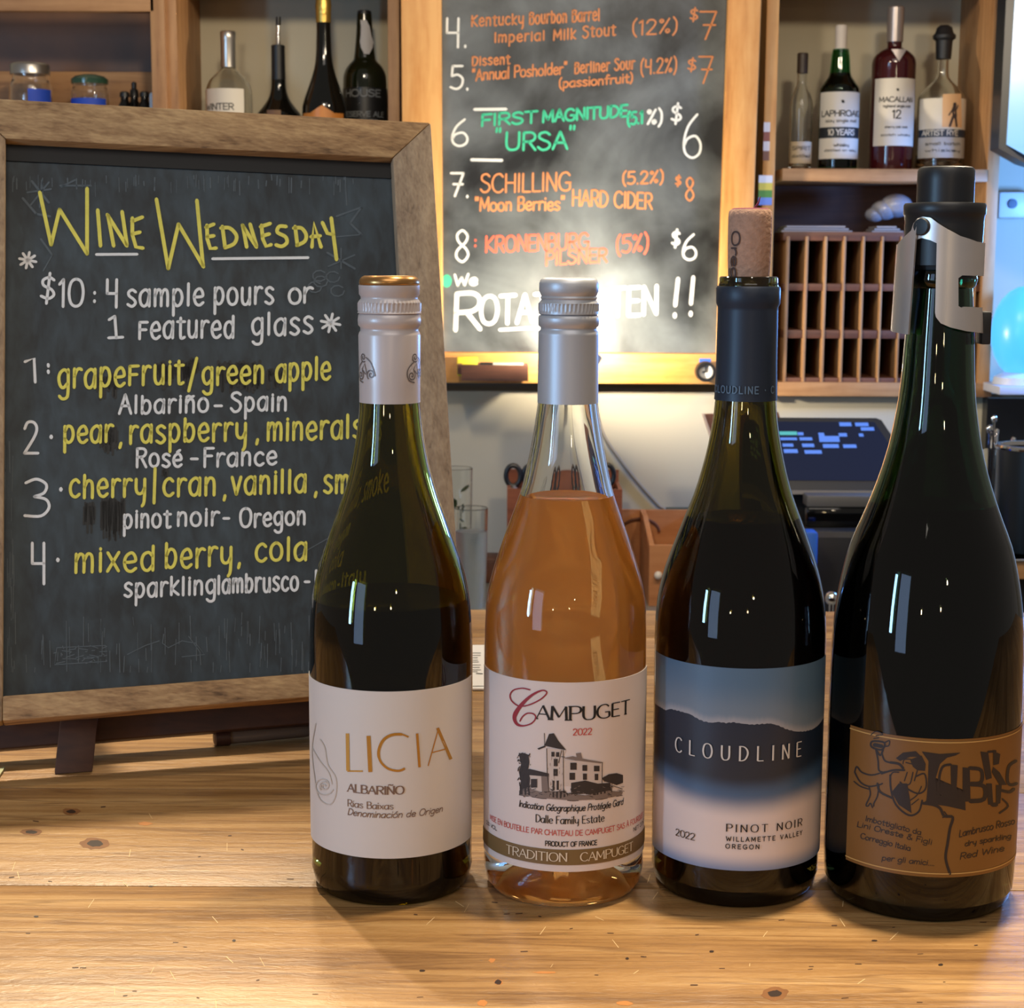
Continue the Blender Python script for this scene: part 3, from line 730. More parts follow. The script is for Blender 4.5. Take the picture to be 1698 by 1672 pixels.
# ---- bottle with the white and gold label
X1, Y1 = at(648, 1470, 0.8)[0], 0.812
X1 = gnd(648, 1470).x
b1 = thing('wine_bottle', 'dark green screw cap bottle with white label and gold lettering, leftmost in the wine row', 'bottle', (X1, Y1, ZB), GW)
rows = [(1420, 518, 781), (1240, 513.5, 781.5), (1120, 513, 782.5), (1060, 513, 783), (1020, 515, 781), (980, 519.7, 776.5), (940, 529, 768.5), (900, 543, 755.5), (860, 557.5, 741.5), (820, 571.5, 727), (780, 583, 715.5), (740, 590.7, 707), (700, 595, 700.8), (667, 598, 698), (600, 602, 694), (480, 604, 690)]
P1 = prof_from(rows, X1, Y1); R1 = P1[1][0]
P1 = [(R1 * .985, ZB + 0.0002), (R1 * 1.0, ZB + 0.010)] + dense(P1, 3)
M_g1 = glass('olive_green_glass', (0.32, 0.285, 0.03, 1))
MB().lathe((X1, Y1), shell(P1), 96).build('glass_body', M_g1, b1)
zl = zaxis(X1, Y1, 990)
MB().lathe((X1, Y1), wine_fill(P1, zl), 96).build('wine', swine('white_wine_in_green_glass', (0.10, 0.075, 0.015, 1), S(30, 22, 6), 0.5), b1)
c1 = Cyl(X1, Y1, R1, 648)
zt, zb_ = c1.uz(648, 1147)[1], c1.uz(648, 1424)[1]
mb = MB(); cyl_patch(mb, c1, zb_, zt, radians(-97), radians(80))
lab = mb.build('front_label', mat('white_label_paper', S(214, 208, 202), 0.55), b1, label='white paper front label')
M_gold = mat('gold_foil', S(190, 140, 60), 0.35, 0.55)
M_brown = mat('brown_ink', S(122, 94, 78), 0.6)
mb = MB()
for seg, w in (([(577, 1216), (578, 1278)], 5.5), ([(577, 1278.5), (602, 1278.5)], 2.6), ([(611.5, 1220), (614.5, 1280)], 6.5)):
    mb.ribbon(seg, w, c1.pxfn(), 0, cap=False)
mb.ribbon(smooth([(677, 1222), (665, 1217.5), (648, 1219), (635, 1228), (628, 1246), (631, 1262), (643, 1274), (660, 1278), (671, 1274)], 6), [3.0, 2.6, 2.6, 2.6, 2.6, 2.6] + [4.6] * 22 + [3.6] * 21, c1.pxfn(), 0, cap=False)
mb.ribbon([(691, 1216), (695, 1272)], 4.2, c1.pxfn(), 0, cap=False)
mb.ribbon([(724.5, 1207), (746.5, 1259)], 5.0, c1.pxfn(), 0, cap=False)
mb.ribbon([(725.5, 1210), (709, 1270)], 1.8, c1.pxfn(), 0, cap=False)
mb.ribbon([(715, 1248), (738, 1242)], 1.8, c1.pxfn(), 0, cap=False)
mb.build('lettering', M_gold, lab, label='gold foil capitals')
mb = MB()
c1.text(mb, 'ALBARIÑO', 577.5, 669.5, 1312, 13, 2.7, serif=1.6, contrast=.5)
c1.text(mb, 'Rías Baixas', 577.5, 652.5, 1336.5, 11, 1.5, serif=1.0, contrast=.6)
c1.text(mb, 'Denominación de Origen', 577.5, 732.5, 1350.5, 10.5, 1.3, slant=.18)
mb.build('lettering', M_brown, lab, label='small brown print with the grape and region')
M_emb = mat('pale_grey_print', S(196, 188, 178), 0.5)
mb = MB()
for cx, cy, r, s0 in ((538, 1303, 17, 0.4), (540, 1304, 9, 2.4)):
    mb.ribbon(spiral(cx, cy, r, 1.6, s0), 1.8, c1.pxfn(0.0006))
mb.ribbon(smooth([(525, 1200), (519, 1240), (522, 1280), (530, 1322), (548, 1334), (558, 1318), (558, 1290), (545, 1268), (540, 1240), (532, 1226)]), 1.6, c1.pxfn(0.0006))
mb.ribbon(smooth([(519, 1240), (532, 1262), (546, 1280), (552, 1300)]), 1.4, c1.pxfn(0.0006))
mb.build('emblem', M_emb, lab, label='embossed spiral emblem')
# screw cap
M_capw = mat('white_satin_cap', S(206, 196, 194), 0.32, 0.15)
rowsc = [(666.5, 597, 698), (640, 597, 698), (556, 594.5, 697.5), (552, 595.5, 696.5), (548, 598, 694), (543, 598, 694.5), (539, 594, 698), (531, 593.5, 698.5), (522, 594.5, 697.5), (520.5, 596.5, 695.5), (519, 593.2, 699), (503, 594, 697.5), (499, 595.5, 696), (495.5, 598.5, 693.5), (492, 598.5, 693.5), (488, 595.5, 696), (473, 595, 696.5)]
pc = prof_from(rowsc, X1, Y1)
zk0, zk1 = zaxis(X1, Y1, 515), zaxis(X1, Y1, 503)


def knurl(z0, z1, n=90, d=0.00035):
    return lambda a, z: d * (sin(a * n / 2) - 0.2) if z0 <= z <= z1 else 0


zz = []
for (r, z), (r2, z2) in zip(pc, pc[1:] + [pc[-1]]):
    zz.append((r, z))
    if z2 > zk0 - 0.0001 and z < zk0:
        zz += [(r2, zk0 - 0.0004), (r2, zk0), (r2, zk1), (r2, zk1 + 0.0004)]
cap = MB().lathe((X1, Y1), zz + [(pc[-1][0] - 0.002, pc[-1][1])], 180, mod=knurl(zk0, zk1)).build('screw_cap', M_capw, b1, smooth=50, label='white aluminium screw cap sleeve')
pg = prof_from([(472.5, 597, 695), (470, 595.5, 696), (464, 596.5, 695), (460, 599.5, 692), (457.5, 604, 688)], X1, Y1)
MB().lathe((X1, Y1), pg + [(pg[-1][0] - .002, pg[-1][1] - .0006), (0, pg[-1][1] - .0006)], 96).build('cap_top', mat('copper_gold_cap', S(196, 146, 88), 0.28, 0.9), cap, label='copper gold cap top')
cc = Cyl(X1, Y1, pc[0][0], 647.5)
M_sil = mat('grey_foil_print', S(120, 112, 112), 0.4, 0.4)
mb = MB()


def triskele(mb, cx, cy, f, s=1.0):
    fx = lambda x, y: f(cx + x * s, cy + y * s)
    mb.ribbon(spiral(-4, -16, 8, 1.5, 1.0), 2.0, fx)
    mb.ribbon(spiral(-12, 14, 9, 1.5, -1.0), 2.0, fx)
    mb.ribbon(spiral(14, 12, 9, 1.5, 2.2), 2.0, fx)
    mb.ribbon(smooth([(4, -16), (14, -8), (20, 6), (22, 14)]), 2.0, fx)
    mb.ribbon(smooth([(-8, -8), (-18, 0), (-22, 10), (-18, 22), (-6, 26)]), 2.0, fx)
    mb.ribbon([(-8, 4), (0, -6), (6, 14)], 1.8, fx); mb.ribbon([(-8, 4), (2, 12)], 1.6, fx)


zc = cc.uz(648, 610)[1]; ks = (cc.uz(648, 600)[1] - cc.uz(648, 610)[1]) / 10
for ph in (-48, 62, 172):
    u = radians(ph) * cc.r
    triskele(mb, 0, 0, lambda x, y, u=u: cc.fn(0.0004)(u + x * ks, zc - y * ks))
mb.build('emblem', M_sil, cap, label='grey triple spiral emblem')

# ---- rose bottle
X2, Y2 = gnd(934.5, 1470).x, 0.811
b2 = thing('wine_bottle', 'clear glass bottle of orange pink rosé with a white chateau label and silver screw cap', 'bottle', (X2, Y2, ZB), GW)
rows = [(1420, 804, 1067.5), (1200, 803.5, 1070.5), (1080, 803, 1071), (1020, 803.8, 1070), (980, 807.5, 1066.5), (940, 818, 1057), (900, 830, 1044), (860, 844.5, 1029.5), (815, 860, 1013.7), (780, 869, 1006), (740, 878, 999), (700, 885.6, 993.7), (668, 890.5, 990), (600, 897, 984), (480, 900, 980)]
P2 = prof_from(rows, X2, Y2); R2 = P2[1][0]
P2 = [(R2 * .985, ZB + 0.0002), (R2, ZB + 0.010)] + dense(P2, 3)
MB().lathe((X2, Y2), shell(P2, 0.0028, 0.020, 0.018), 96).build('glass_body', M_clear, b2)
zl = zaxis(X2, Y2, 822)
MB().lathe((X2, Y2), wine_fill(P2, zl, 0.0028, 0.020, 0.018), 96).build('wine', swine('rose_wine', (1.0, 0.66, 0.28, 1), S(255, 166, 72), 0.44), b2, label='orange pink rosé wine')
c2 = Cyl(X2, Y2, R2, 937)
zt, zb_ = c2.uz(937, 1132)[1], c2.uz(937, 1446)[1]
mb = MB(); cyl_patch(mb, c2, zb_, zt, radians(-84), radians(84))
lab = mb.build('front_label', mat('cream_label_paper', S(222, 208, 202), 0.5), b2, label='white chateau label')
f2 = c2.pxfn(); M_red = mat('dark_red_ink', S(150, 30, 46), 0.5); M_red2 = mat('red_ink', S(196, 78, 74), 0.5)
M_khaki = mat('khaki_band_ink', S(122, 96, 58), 0.5); M_grey2 = mat('grey_wash_ink', S(128, 112, 104), 0.6); M_pale = mat('pale_wash_ink', S(206, 190, 180), 0.6)
mb = MB()
k = lambda X, Y: (790 + X / 3.89, 1100 + Y / 3.89)
C = smooth([k(348, 170), k(300, 160), k(245, 172), k(222, 205), k(235, 245), k(280, 275), k(340, 268), k(410, 235), k(450, 200), k(452, 180), k(420, 175), k(360, 205), k(300, 260), k(258, 320), k(250, 360), k(270, 395), k(310, 402), k(360, 385), k(385, 350), k(370, 325), k(330, 322), k(300, 345), k(285, 372)], 5)
wd = [2.2 + 5.2 * max(0, 1 - abs(i - 65) / 16) for i in range(len(C))]
mb.ribbon(C, wd, f2, 0)
mb.build('lettering', M_red, lab, label='dark red script capital C')
mb = MB()
c2.text(mb, 'AMPUGET', 890.5, 1042, 1194, 22.5, 4.2, yc=1194, serif=3.0, contrast=.38)
c2.text(mb, 'Indication Géographique Protégée Gard', 861.5, 1031.5, 1345, 10.5, 1.35, yc=1345, slant=.18)
c2.text(mb, 'Dalle Family Estate', 889, 1001, 1366, 12.5, 1.6, yc=1366, serif=.9, contrast=.6)
c2.text(mb, 'PRODUCT OF FRANCE', 904.5, 989, 1403.5, 7.6, 1.3, yc=1403.5)
c2.text(mb, '12% VOL', 808, 825, 1370, 6, .9, yc=1398)
c2.text(mb, 'NET CONT', 1049, 1066, 1370, 6, .9, yc=1398)
mb.build('lettering', M_ink, lab, label='black print with the name and estate lines')
mb = MB()
c2.text(mb, '2022', 950, 981, 1219, 10.5, 1.9, yc=1219, contrast=.6)
c2.text(mb, 'MISE EN BOUTEILLE PAR CHATEAU DE CAMPUGET SAS À FOURQUES', 814, 1064, 1385, 8.6, 1.1, yc=1385.5)
mb.build('lettering', M_red2, lab, label='red print reading 2022 and the bottling line')
mb = MB(); za, zb2 = c2.uz(937, 1409)[1], c2.uz(937, 1434.5)[1]
cyl_patch(mb, c2, zb2, za, radians(-83.5), radians(83.5), 0.0004)
band = mb.build('label_band', M_khaki, lab, label='khaki band')
mb = MB()
c2.text(mb, 'TRADITION', 842, 940, 1428, 14, 2.2, yc=1428, serif=1.5, contrast=.5, lift=.0010)
c2.text(mb, 'CAMPUGET', 962, 1046, 1428, 14, 2.2, yc=1428, serif=1.5, contrast=.5, lift=.0010)
mb.build('lettering', mat('cream_ink', S(220, 204, 178), .5), band, label='cream capitals on the band')
# engraving of the house
mb = MB(); fa = c2.pxfn(.0005); fb = c2.pxfn(.0006); fc = c2.pxfn(.0007)
K = lambda *a: [k(a[i], a[i + 1]) for i in range(0, len(a), 2)]
for pl, mi in ((K(455, 545, 580, 560, 560, 600, 560, 830, 470, 830, 455, 700), 1), (K(560, 620, 810, 640, 805, 780, 560, 790), 1), (K(340, 690, 470, 700, 470, 840, 340, 830), 1),
               (K(470, 455, 500, 450, 530, 500, 578, 558, 520, 548, 440, 530), 0), (K(395, 548, 440, 530, 450, 538, 405, 556), 0), (K(560, 610, 620, 598, 700, 618, 808, 636, 800, 645, 640, 625), 2),
               (K(640, 580, 672, 575, 682, 615, 650, 618), 2), (K(280, 690, 345, 680, 470, 710, 470, 730, 340, 720), 0),
               (K(278, 585, 300, 575, 340, 590, 345, 640, 335, 690, 350, 740, 345, 800, 350, 850, 280, 845, 290, 760, 278, 700, 292, 650), 0),
               (K(280, 820, 330, 800, 420, 830, 480, 820, 600, 840, 700, 850, 850, 820, 940, 830, 930, 850, 800, 875, 620, 884, 420, 868, 280, 848), 2),
               (K(610, 770, 700, 755, 780, 775, 860, 770, 868, 830, 760, 850, 700, 840, 610, 845), 0), (K(805, 740, 850, 715, 900, 708, 940, 720, 940, 770, 900, 785, 860, 770, 820, 760), 0),
               (K(480, 830, 560, 820, 610, 850, 540, 870, 470, 860), 0), (K(420, 720, 470, 728, 468, 830, 425, 830), 2)):
    mb.patch(pl, fa if mi == 1 else fb, mi, cuts=6)
for x0, y0, x1, y1 in ((485, 570, 505, 600), (515, 572, 535, 602), (500, 615, 525, 662), (498, 680, 525, 725), (492, 755, 505, 815), (518, 755, 532, 815), (605, 640, 645, 685), (682, 655, 712, 692), (755, 660, 790, 695), (600, 705, 635, 750), (685, 710, 710, 750), (760, 712, 782, 752), (355, 745, 395, 800)):
    mb.patch(K(x0, y0, x1, y0, x1, y1, x0, y1), fc, 0)
for a in (K(440, 450, 442, 530), K(455, 548, 458, 700, 470, 830), K(560, 560, 562, 830), K(808, 640, 806, 780), K(548, 600, 810, 640), K(870, 750, 868, 830), K(280, 848, 420, 870, 620, 886, 800, 876, 935, 850), K(800, 800, 880, 790, 935, 810), K(550, 560, 530, 640)):
    mb.ribbon(a, 1.0, fc, 0)
random.seed(3)
for _ in range(90):
    x, y = random.uniform(285, 935), random.uniform(790, 860)
    mb.ribbon(K(x, y, x + random.uniform(5, 22), y + random.uniform(-6, 6)), random.uniform(.5, 1.2), fc, random.choice((0, 0, 2)))
for _ in range(60):
    x, y = random.uniform(272, 352), random.uniform(575, 800)
    mb.ribbon(K(x, y, x + random.uniform(-10, 10), y + random.uniform(4, 16)), random.uniform(.8, 2), fc, 0)
for _ in range(24):
    x, y = random.uniform(462, 555), random.uniform(560, 825)
    mb.ribbon(K(x, y, x + random.uniform(-3, 3), y + random.uniform(8, 22)), .5, fc, 2)
mb.build('engraving', [mat('engraving_ink', S(52, 44, 42), .6), M_pale, M_grey2], lab, label='engraved picture of a country house with a tower')
M_capsil = mat('silver_satin_cap', S(196, 198, 204), 0.42, 0.45)
rowsc = [(667.5, 890, 991), (600, 891, 991), (555, 892.5, 992.3), (551, 892.5, 992.5), (547, 896, 989), (543, 896, 989), (540, 892.5, 992.5), (528, 892, 993), (524, 893, 992), (522, 896, 989), (520.5, 893, 992.3), (503, 893, 992.4), (500, 895, 990.5), (497, 897.5, 988.5), (494, 895, 990), (491, 897.5, 988.5), (488, 896, 990.5), (483, 894.5, 993), (470, 894.5, 993.3), (464, 897, 990.5), (460.5, 902, 986)]
pc = prof_from(rowsc, X2, Y2); zk0, zk1 = zaxis(X2, Y2, 515), zaxis(X2, Y2, 504)
zz = []
for (r, z), (r2, z2) in zip(pc, pc[1:] + [pc[-1]]):
    zz.append((r, z))
    if z2 > zk0 - 0.0001 and z < zk0: zz += [(r2, zk0 - 0.0004), (r2, zk0), (r2, zk1), (r2, zk1 + 0.0004)]
MB().lathe((X2, Y2), zz + [(pc[-1][0] - .003, pc[-1][1] - .0005), (0, pc[-1][1] - .0005)], 180, mod=knurl(zk0, zk1)).build('screw_cap', M_capsil, b2, smooth=50, label='silver screw cap')

# ---- pinot noir bottle
X3, Y3 = gnd(1220.5, 1470).x, 0.813
b3 = thing('wine_bottle', 'dark bottle with a blue misty mountain label and navy capsule, a cork in its mouth', 'bottle', (X3, Y3, ZB), GW)
rows = [(1430, 1084.5, 1357.5), (1290, 1086, 1363), (1200, 1087.5, 1366), (1080, 1088, 1369.3), (1040, 1088.3, 1369.6), (1000, 1090.7, 1367), (970, 1095.6, 1362), (940, 1103, 1354), (900, 1116, 1339.3), (860, 1132, 1325.3), (820, 1149.5, 1312.3), (780, 1163, 1302.5), (740, 1173.3, 1294.2), (700, 1181.3, 1288.5), (662, 1186, 1286.3), (600, 1190, 1284), (505, 1192, 1285), (500, 1190, 1287), (474, 1191, 1290), (470, 1193.5, 1290), (461, 1193.5, 1290), (458.5, 1197, 1287)]
P3 = prof_from(rows, X3, Y3); R3 = P3[2][0]
P3 = [(P3[0][0] * .985, ZB + 0.0002), (P3[0][0], ZB + 0.010)] + dense(P3, 2)
M_g3 = glass('dark_olive_glass', (0.24, 0.20, 0.035, 1))
MB().lathe((X3, Y3), shell(P3, 0.0034), 96).build('glass_body', M_g3, b3)
zl = zaxis(X3, Y3, 858)
MB().lathe((X3, Y3), wine_fill(P3, zl, 0.0034), 96).build('wine', swine('red_wine', (0.07, 0.006, 0.008, 1), S(18, 4, 6), 0.5), b3)
c3 = Cyl(X3, Y3, R3, 1226)
zt, zb_ = c3.uz(1226, 1108.5)[1], c3.uz(1226, 1444)[1]
ridge = sorted(c3.uz(x, y) for x, y in ((1089, 1168), (1097, 1173), (1105, 1178), (1113, 1175.5), (1127, 1179), (1145, 1184), (1158, 1192), (1167, 1196), (1180, 1198.5), (1192, 1197), (1205, 1199), (1215, 1197.5), (1228, 1199.5), (1246, 1201.5), (1262, 1200.5), (1277, 1199.5), (1290, 1203), (1303, 1209), (1318, 1213), (1332, 1213), (1346, 1209.5), (1355, 1203), (1362, 1194)))


def lerp_tab(tab, u):
    if u <= tab[0][0]: return tab[0][1]
    for (a, z), (b, w) in zip(tab, tab[1:]):
        if a <= u <= b: return z + (w - z) * (u - a) / (b - a)
    return tab[-1][1]


def mixc(a, b, t):
    t = max(0, min(1, t)); t = t * t * (3 - 2 * t)
    return tuple(a[i] + (b[i] - a[i]) * t for i in range(4))


mb = MB(); NU = 150; ph0, ph1 = radians(-82), radians(77); g = c3.fn(0.0004)
pxm = (zt - zb_) / (1444 - 1108.5)
fade1 = [(c3.uz(x, y)) for x, y in ((1090, 1245), (1130, 1268), (1180, 1284), (1226, 1290), (1280, 1286), (1330, 1266), (1358, 1245))]
fade2 = [(c3.uz(x, y)) for x, y in ((1088, 1285), (1130, 1318), (1180, 1334), (1226, 1340), (1280, 1336), (1330, 1318), (1358, 1300))]
cols = []; prevcol = None
zrows_top = 26; zrows_bot = 60
lay = mb.bm.verts.layers.float_color.new('print')
sky0, sky1, rim_ = S(84, 112, 138), S(112, 128, 144), S(158, 158, 164)
navy, navy2, blue, fog, base_ = S(30, 42, 60), S(34, 44, 58), S(70, 98, 130), S(222, 206, 200), S(120, 138, 172)
for i in range(NU + 1):
    ph = ph0 + (ph1 - ph0) * i / NU; u = ph * c3.r
    zr = lerp_tab(ridge, u) + pxm * 0.8 * (sin(u * 2400) * .5 + sin(u * 5300 + 1) * .5)
    z1_, z2_ = lerp_tab(fade1, u), lerp_tab(fade2, u); col = []
    for j in range(zrows_top + 1):
        z = zt + (zr - zt) * j / zrows_top; d = (z - zr) / pxm
        c = mixc(sky1, sky0, (d - 10) / 60)
        if d < 14: c = mixc(rim_, c, d / 14)
        v = mb.bm.verts.new(g(u, z)); v[lay] = c; col.append(v)
    for j in range(zrows_bot + 1):
        z = zr - 1e-5 + (zb_ - zr) * j / zrows_bot
        if z > z1_: c = mixc(navy2, navy, (z - z1_) / (zr - z1_ + 1e-6))
        elif z > z2_: c = mixc(navy2, blue, (z1_ - z) / (z1_ - z2_) * 1.6)
        else: c = fog
        dm = abs(z - z2_) / pxm
        if dm < 22: c = mixc(blue, fog, (z2_ - z) / pxm / 44 + .5)
        db = (z - zb_) / pxm
        if db < 30: c = mixc(base_, c, (db + 4) / 34)
        v = mb.bm.verts.new(g(u, z)); v[lay] = c; col.append(v)
    if prevcol:
        for j in range(len(col) - 1):
            mb.face([prevcol[j], prevcol[j + 1], col[j + 1], col[j]])
    prevcol = col
lab = mb.build('front_label', attr_mat('mountain_print', .35), b3, label='blue mountain label with white fog')
mb = MB()
c3.text(mb, 'CLOUDLINE', 1122.5, 1326.5, 1242, 24, 3.0, yc=1261, track=5.5, serif=1.6, contrast=.55, lift=.0010)
mb.build('lettering', mat('silver_print', S(206, 202, 196), .4), lab, label='widely spaced silver capitals')
mb = MB()
c3.text(mb, 'PINOT NOIR', 1204.5, 1327, 1378, 12, 2.0, yc=1379, track=2.2, serif=1.3, contrast=.5, lift=.0010)
c3.text(mb, 'WILLAMETTE VALLEY', 1204.5, 1327, 1393, 7, 1.3, yc=1394.5, track=3.0, lift=.0010)
c3.text(mb, 'OREGON', 1203.5, 1258, 1406, 7, 1.3, yc=1407, track=3.0, lift=.0010)
c3.text(mb, '2022', 1122.5, 1154, 1387, 11, 1.7, yc=1402, contrast=.6, lift=.0010)
mb.build('lettering', M_ink, lab, label='black print with the grape, region and year')
M_navy = mat('navy_foil', S(34, 44, 60), 0.42, 0.1)
pc = prof_from([(662.5, 1185.5, 1286.9), (655, 1185.7, 1286.4), (600, 1187.8, 1285.8), (515, 1190, 1287.3), (509, 1190, 1287.5), (503, 1188, 1291.5), (478, 1188.3, 1292.3), (474.5, 1190.5, 1290.5)], X3, Y3)
pc = [(r + .00035, z) for r, z in pc]
caps = MB().lathe((X3, Y3), pc, 96).build('foil_capsule', M_navy, b3, label='navy foil capsule')
cc = Cyl(X3, Y3, pc[1][0], 1236)
mb = MB()
cc.text(mb, 'CLOUDLINE • C', 1187.5, 1281.5, 646, 11.5, 2.0, yc=653, track=2)
mb.build('lettering', mat('blue_grey_print', S(92, 116, 138), .5), caps, label='blue grey capitals around the hem')
# cork
zt0 = zaxis(X3, Y3, 460)
pk = prof_from([(475, 1208, 1274), (440, 1206, 1276), (400, 1204.8, 1277), (360, 1205.2, 1277.5), (351, 1206.5, 1277), (347.5, 1209, 1274)], X3, Y3)
ck = thing('cork', 'brown wine stained cork standing in the mouth of the navy capped bottle', 'cork', (X3, Y3, pk[0][1]))
M_cork = mat('cork', S(176, 138, 116), 0.85, noise=0.35, nscale=420, bump=0.4)
ckb = MB().lathe((X3, Y3), [(0, pk[0][1])] + pk + [(0, pk[-1][1] + .0004)], 64).build('cork_body', M_cork, ck)
MB().lathe((X3, Y3), [(pk[-1][0] - .0004, pk[-1][1] + .0001), (pk[-1][0] - .0012, pk[-1][1] + .0006), (0, pk[-1][1] + .0008)], 40).build('wine_stain', mat('wine_stain', S(120, 44, 66), .8, noise=.3, nscale=300), ckb, label='wine red stained top')
MB().tube([(X3 + .001, Y3 - .004, pk[-1][1]), (X3 + .003, Y3 - .005, pk[-1][1] + .003), (X3 + .004, Y3 - .004, pk[-1][1] + .006)], [.0006, .0005, .0002], 6).build('cork_shred', _M['wine_stain'], ckb)
ccork = Cyl(X3, Y3, max(a for a, _ in pk), 1241)
mb = MB(); L = layout('Oregon', 0, 1, 0, 0, 1, up=1)
u0, z0c = ccork.uz(1214.5, 384); sz = (ccork.uz(1241, 384)[1] - ccork.uz(1241, 484)[1]) / 100
LL = layout('Oregon', 0, 118, 0, 0, 17, up=1)
for q, sh in LL:
    mb.ribbon(q, 2.9, lambda a, b: ccork.fn(.0004)(u0 + b * sz, z0c - a * sz))
mb.build('lettering', mat('faded_cork_ink', S(74, 58, 56), .8), ckb, label='dark print reading Oregon, turned on its side')

# ---- sparkling bottle
X4, Y4 = gnd(1522.5, 1480).x, 0.80
b4 = thing('wine_bottle', 'large dark bottle with an amber brown label, rightmost in the wine row', 'bottle', (X4, Y4, ZB), GW)
rows = [(1450, 1371, 1675), (1400, 1370, 1680), (1300, 1374, 1684.5), (1200, 1376.8, 1688.7), (1120, 1380, 1692), (1060, 1383, 1692.6), (1020, 1386, 1690.6), (980, 1391.6, 1686.4), (940, 1399.7, 1679.5), (900, 1410.5, 1670), (860, 1428.5, 1656.5), (820, 1445.5, 1643.5), (780, 1461, 1633), (740, 1473.5, 1624.5), (700, 1482.6, 1618.6), (660, 1490.6, 1615.4), (620, 1496, 1614.2), (580, 1499.5, 1614), (545, 1503, 1613), (500, 1507, 1611), (478, 1509, 1610)]
P4 = prof_from(rows, X4, Y4); R4 = P4[3][0]
zlip = P4[-1][1]
P4 = [(P4[0][0] * .985, ZB + 0.0002), (P4[0][0], ZB + 0.012)] + dense(P4, 2) + [(P4[-1][0] + .0012, zlip + .001), (P4[-1][0] + .002, zlip + .004), (P4[-1][0] + .0012, zlip + .008), (P4[-1][0] - .0015, zlip + .009), (P4[-1][0] - .001, zlip + .020), (P4[-1][0] - .0022, zlip + .021)]
M_g4 = glass('deep_green_glass', (0.04, 0.085, 0.04, 1), 0.02)
MB().lathe((X4, Y4), shell(P4, 0.004), 96).build('glass_body', M_g4, b4)
zl = zaxis(X4, Y4, 836)
MB().lathe((X4, Y4), wine_fill(P4, zl, 0.004), 96).build('wine', swine('dark_sparkling_wine', (0.03, 0.004, 0.008, 1), S(10, 4, 8), 0.5), b4)
c4 = Cyl(X4, Y4, R4, 1530)
zt, zb_ = c4.uz(1575, 1226)[1], c4.uz(1575, 1455)[1]
ph0 = c4.hit(1408, 1290)[0]
mb = MB(); cyl_patch(mb, c4, zb_, zt, ph0, radians(84))
lab = mb.build('front_label', mat('amber_brown_label', S(122, 82, 34), 0.42, noise=.08, nscale=40), b4, label='amber brown front label')
mb = MB()
for z in (zt - .0016, zb_ + .0018):
    mb.ribbon([(c4.r * (ph0 + (radians(83) - ph0) * i / 40), z) for i in range(41)], .0006, c4.fn(.0005))
mb.build('label_border', mat('pale_gold_line', S(186, 146, 84), .4), lab, label='pale gold border lines')
f4 = c4.pxfn(.0005); k4 = lambda *a: [(1360 + a[i] / 4.287, 1150 + a[i + 1] / 4.287) for i in range(0, len(a), 2)]
M_ink4 = mat('dark_brown_ink', S(34, 26, 26), .5)
mb = MB()
for pl in (k4(722, 412, 850, 430, 995, 420, 960, 440, 900, 455, 850, 500, 820, 600, 815, 690, 830, 750, 1010, 770, 1025, 690, 1030, 830, 900, 800, 735, 778, 755, 760, 765, 640, 770, 480), k4(925, 505, 975, 510, 965, 720, 930, 720), k4(1010, 525, 1060, 530, 1065, 765, 1010, 770),
           k4(1135, 412, 1190, 420, 1215, 600, 1175, 615), k4(1225, 410, 1275, 430, 1265, 500, 1225, 510), k4(1225, 520, 1270, 560, 1320, 650, 1270, 650, 1215, 560),
           k4(1175, 640, 1215, 640, 1225, 790, 1190, 790), k4(1245, 650, 1285, 650, 1275, 780, 1245, 790),
           k4(560, 640, 620, 640, 640, 760, 650, 850, 560, 790, 510, 700), k4(640, 470, 720, 440, 750, 500, 745, 550, 690, 545, 660, 520), k4(540, 460, 590, 420, 680, 410, 720, 450, 640, 450, 570, 480)):
    mb.patch(pl, f4, 0, cuts=6)
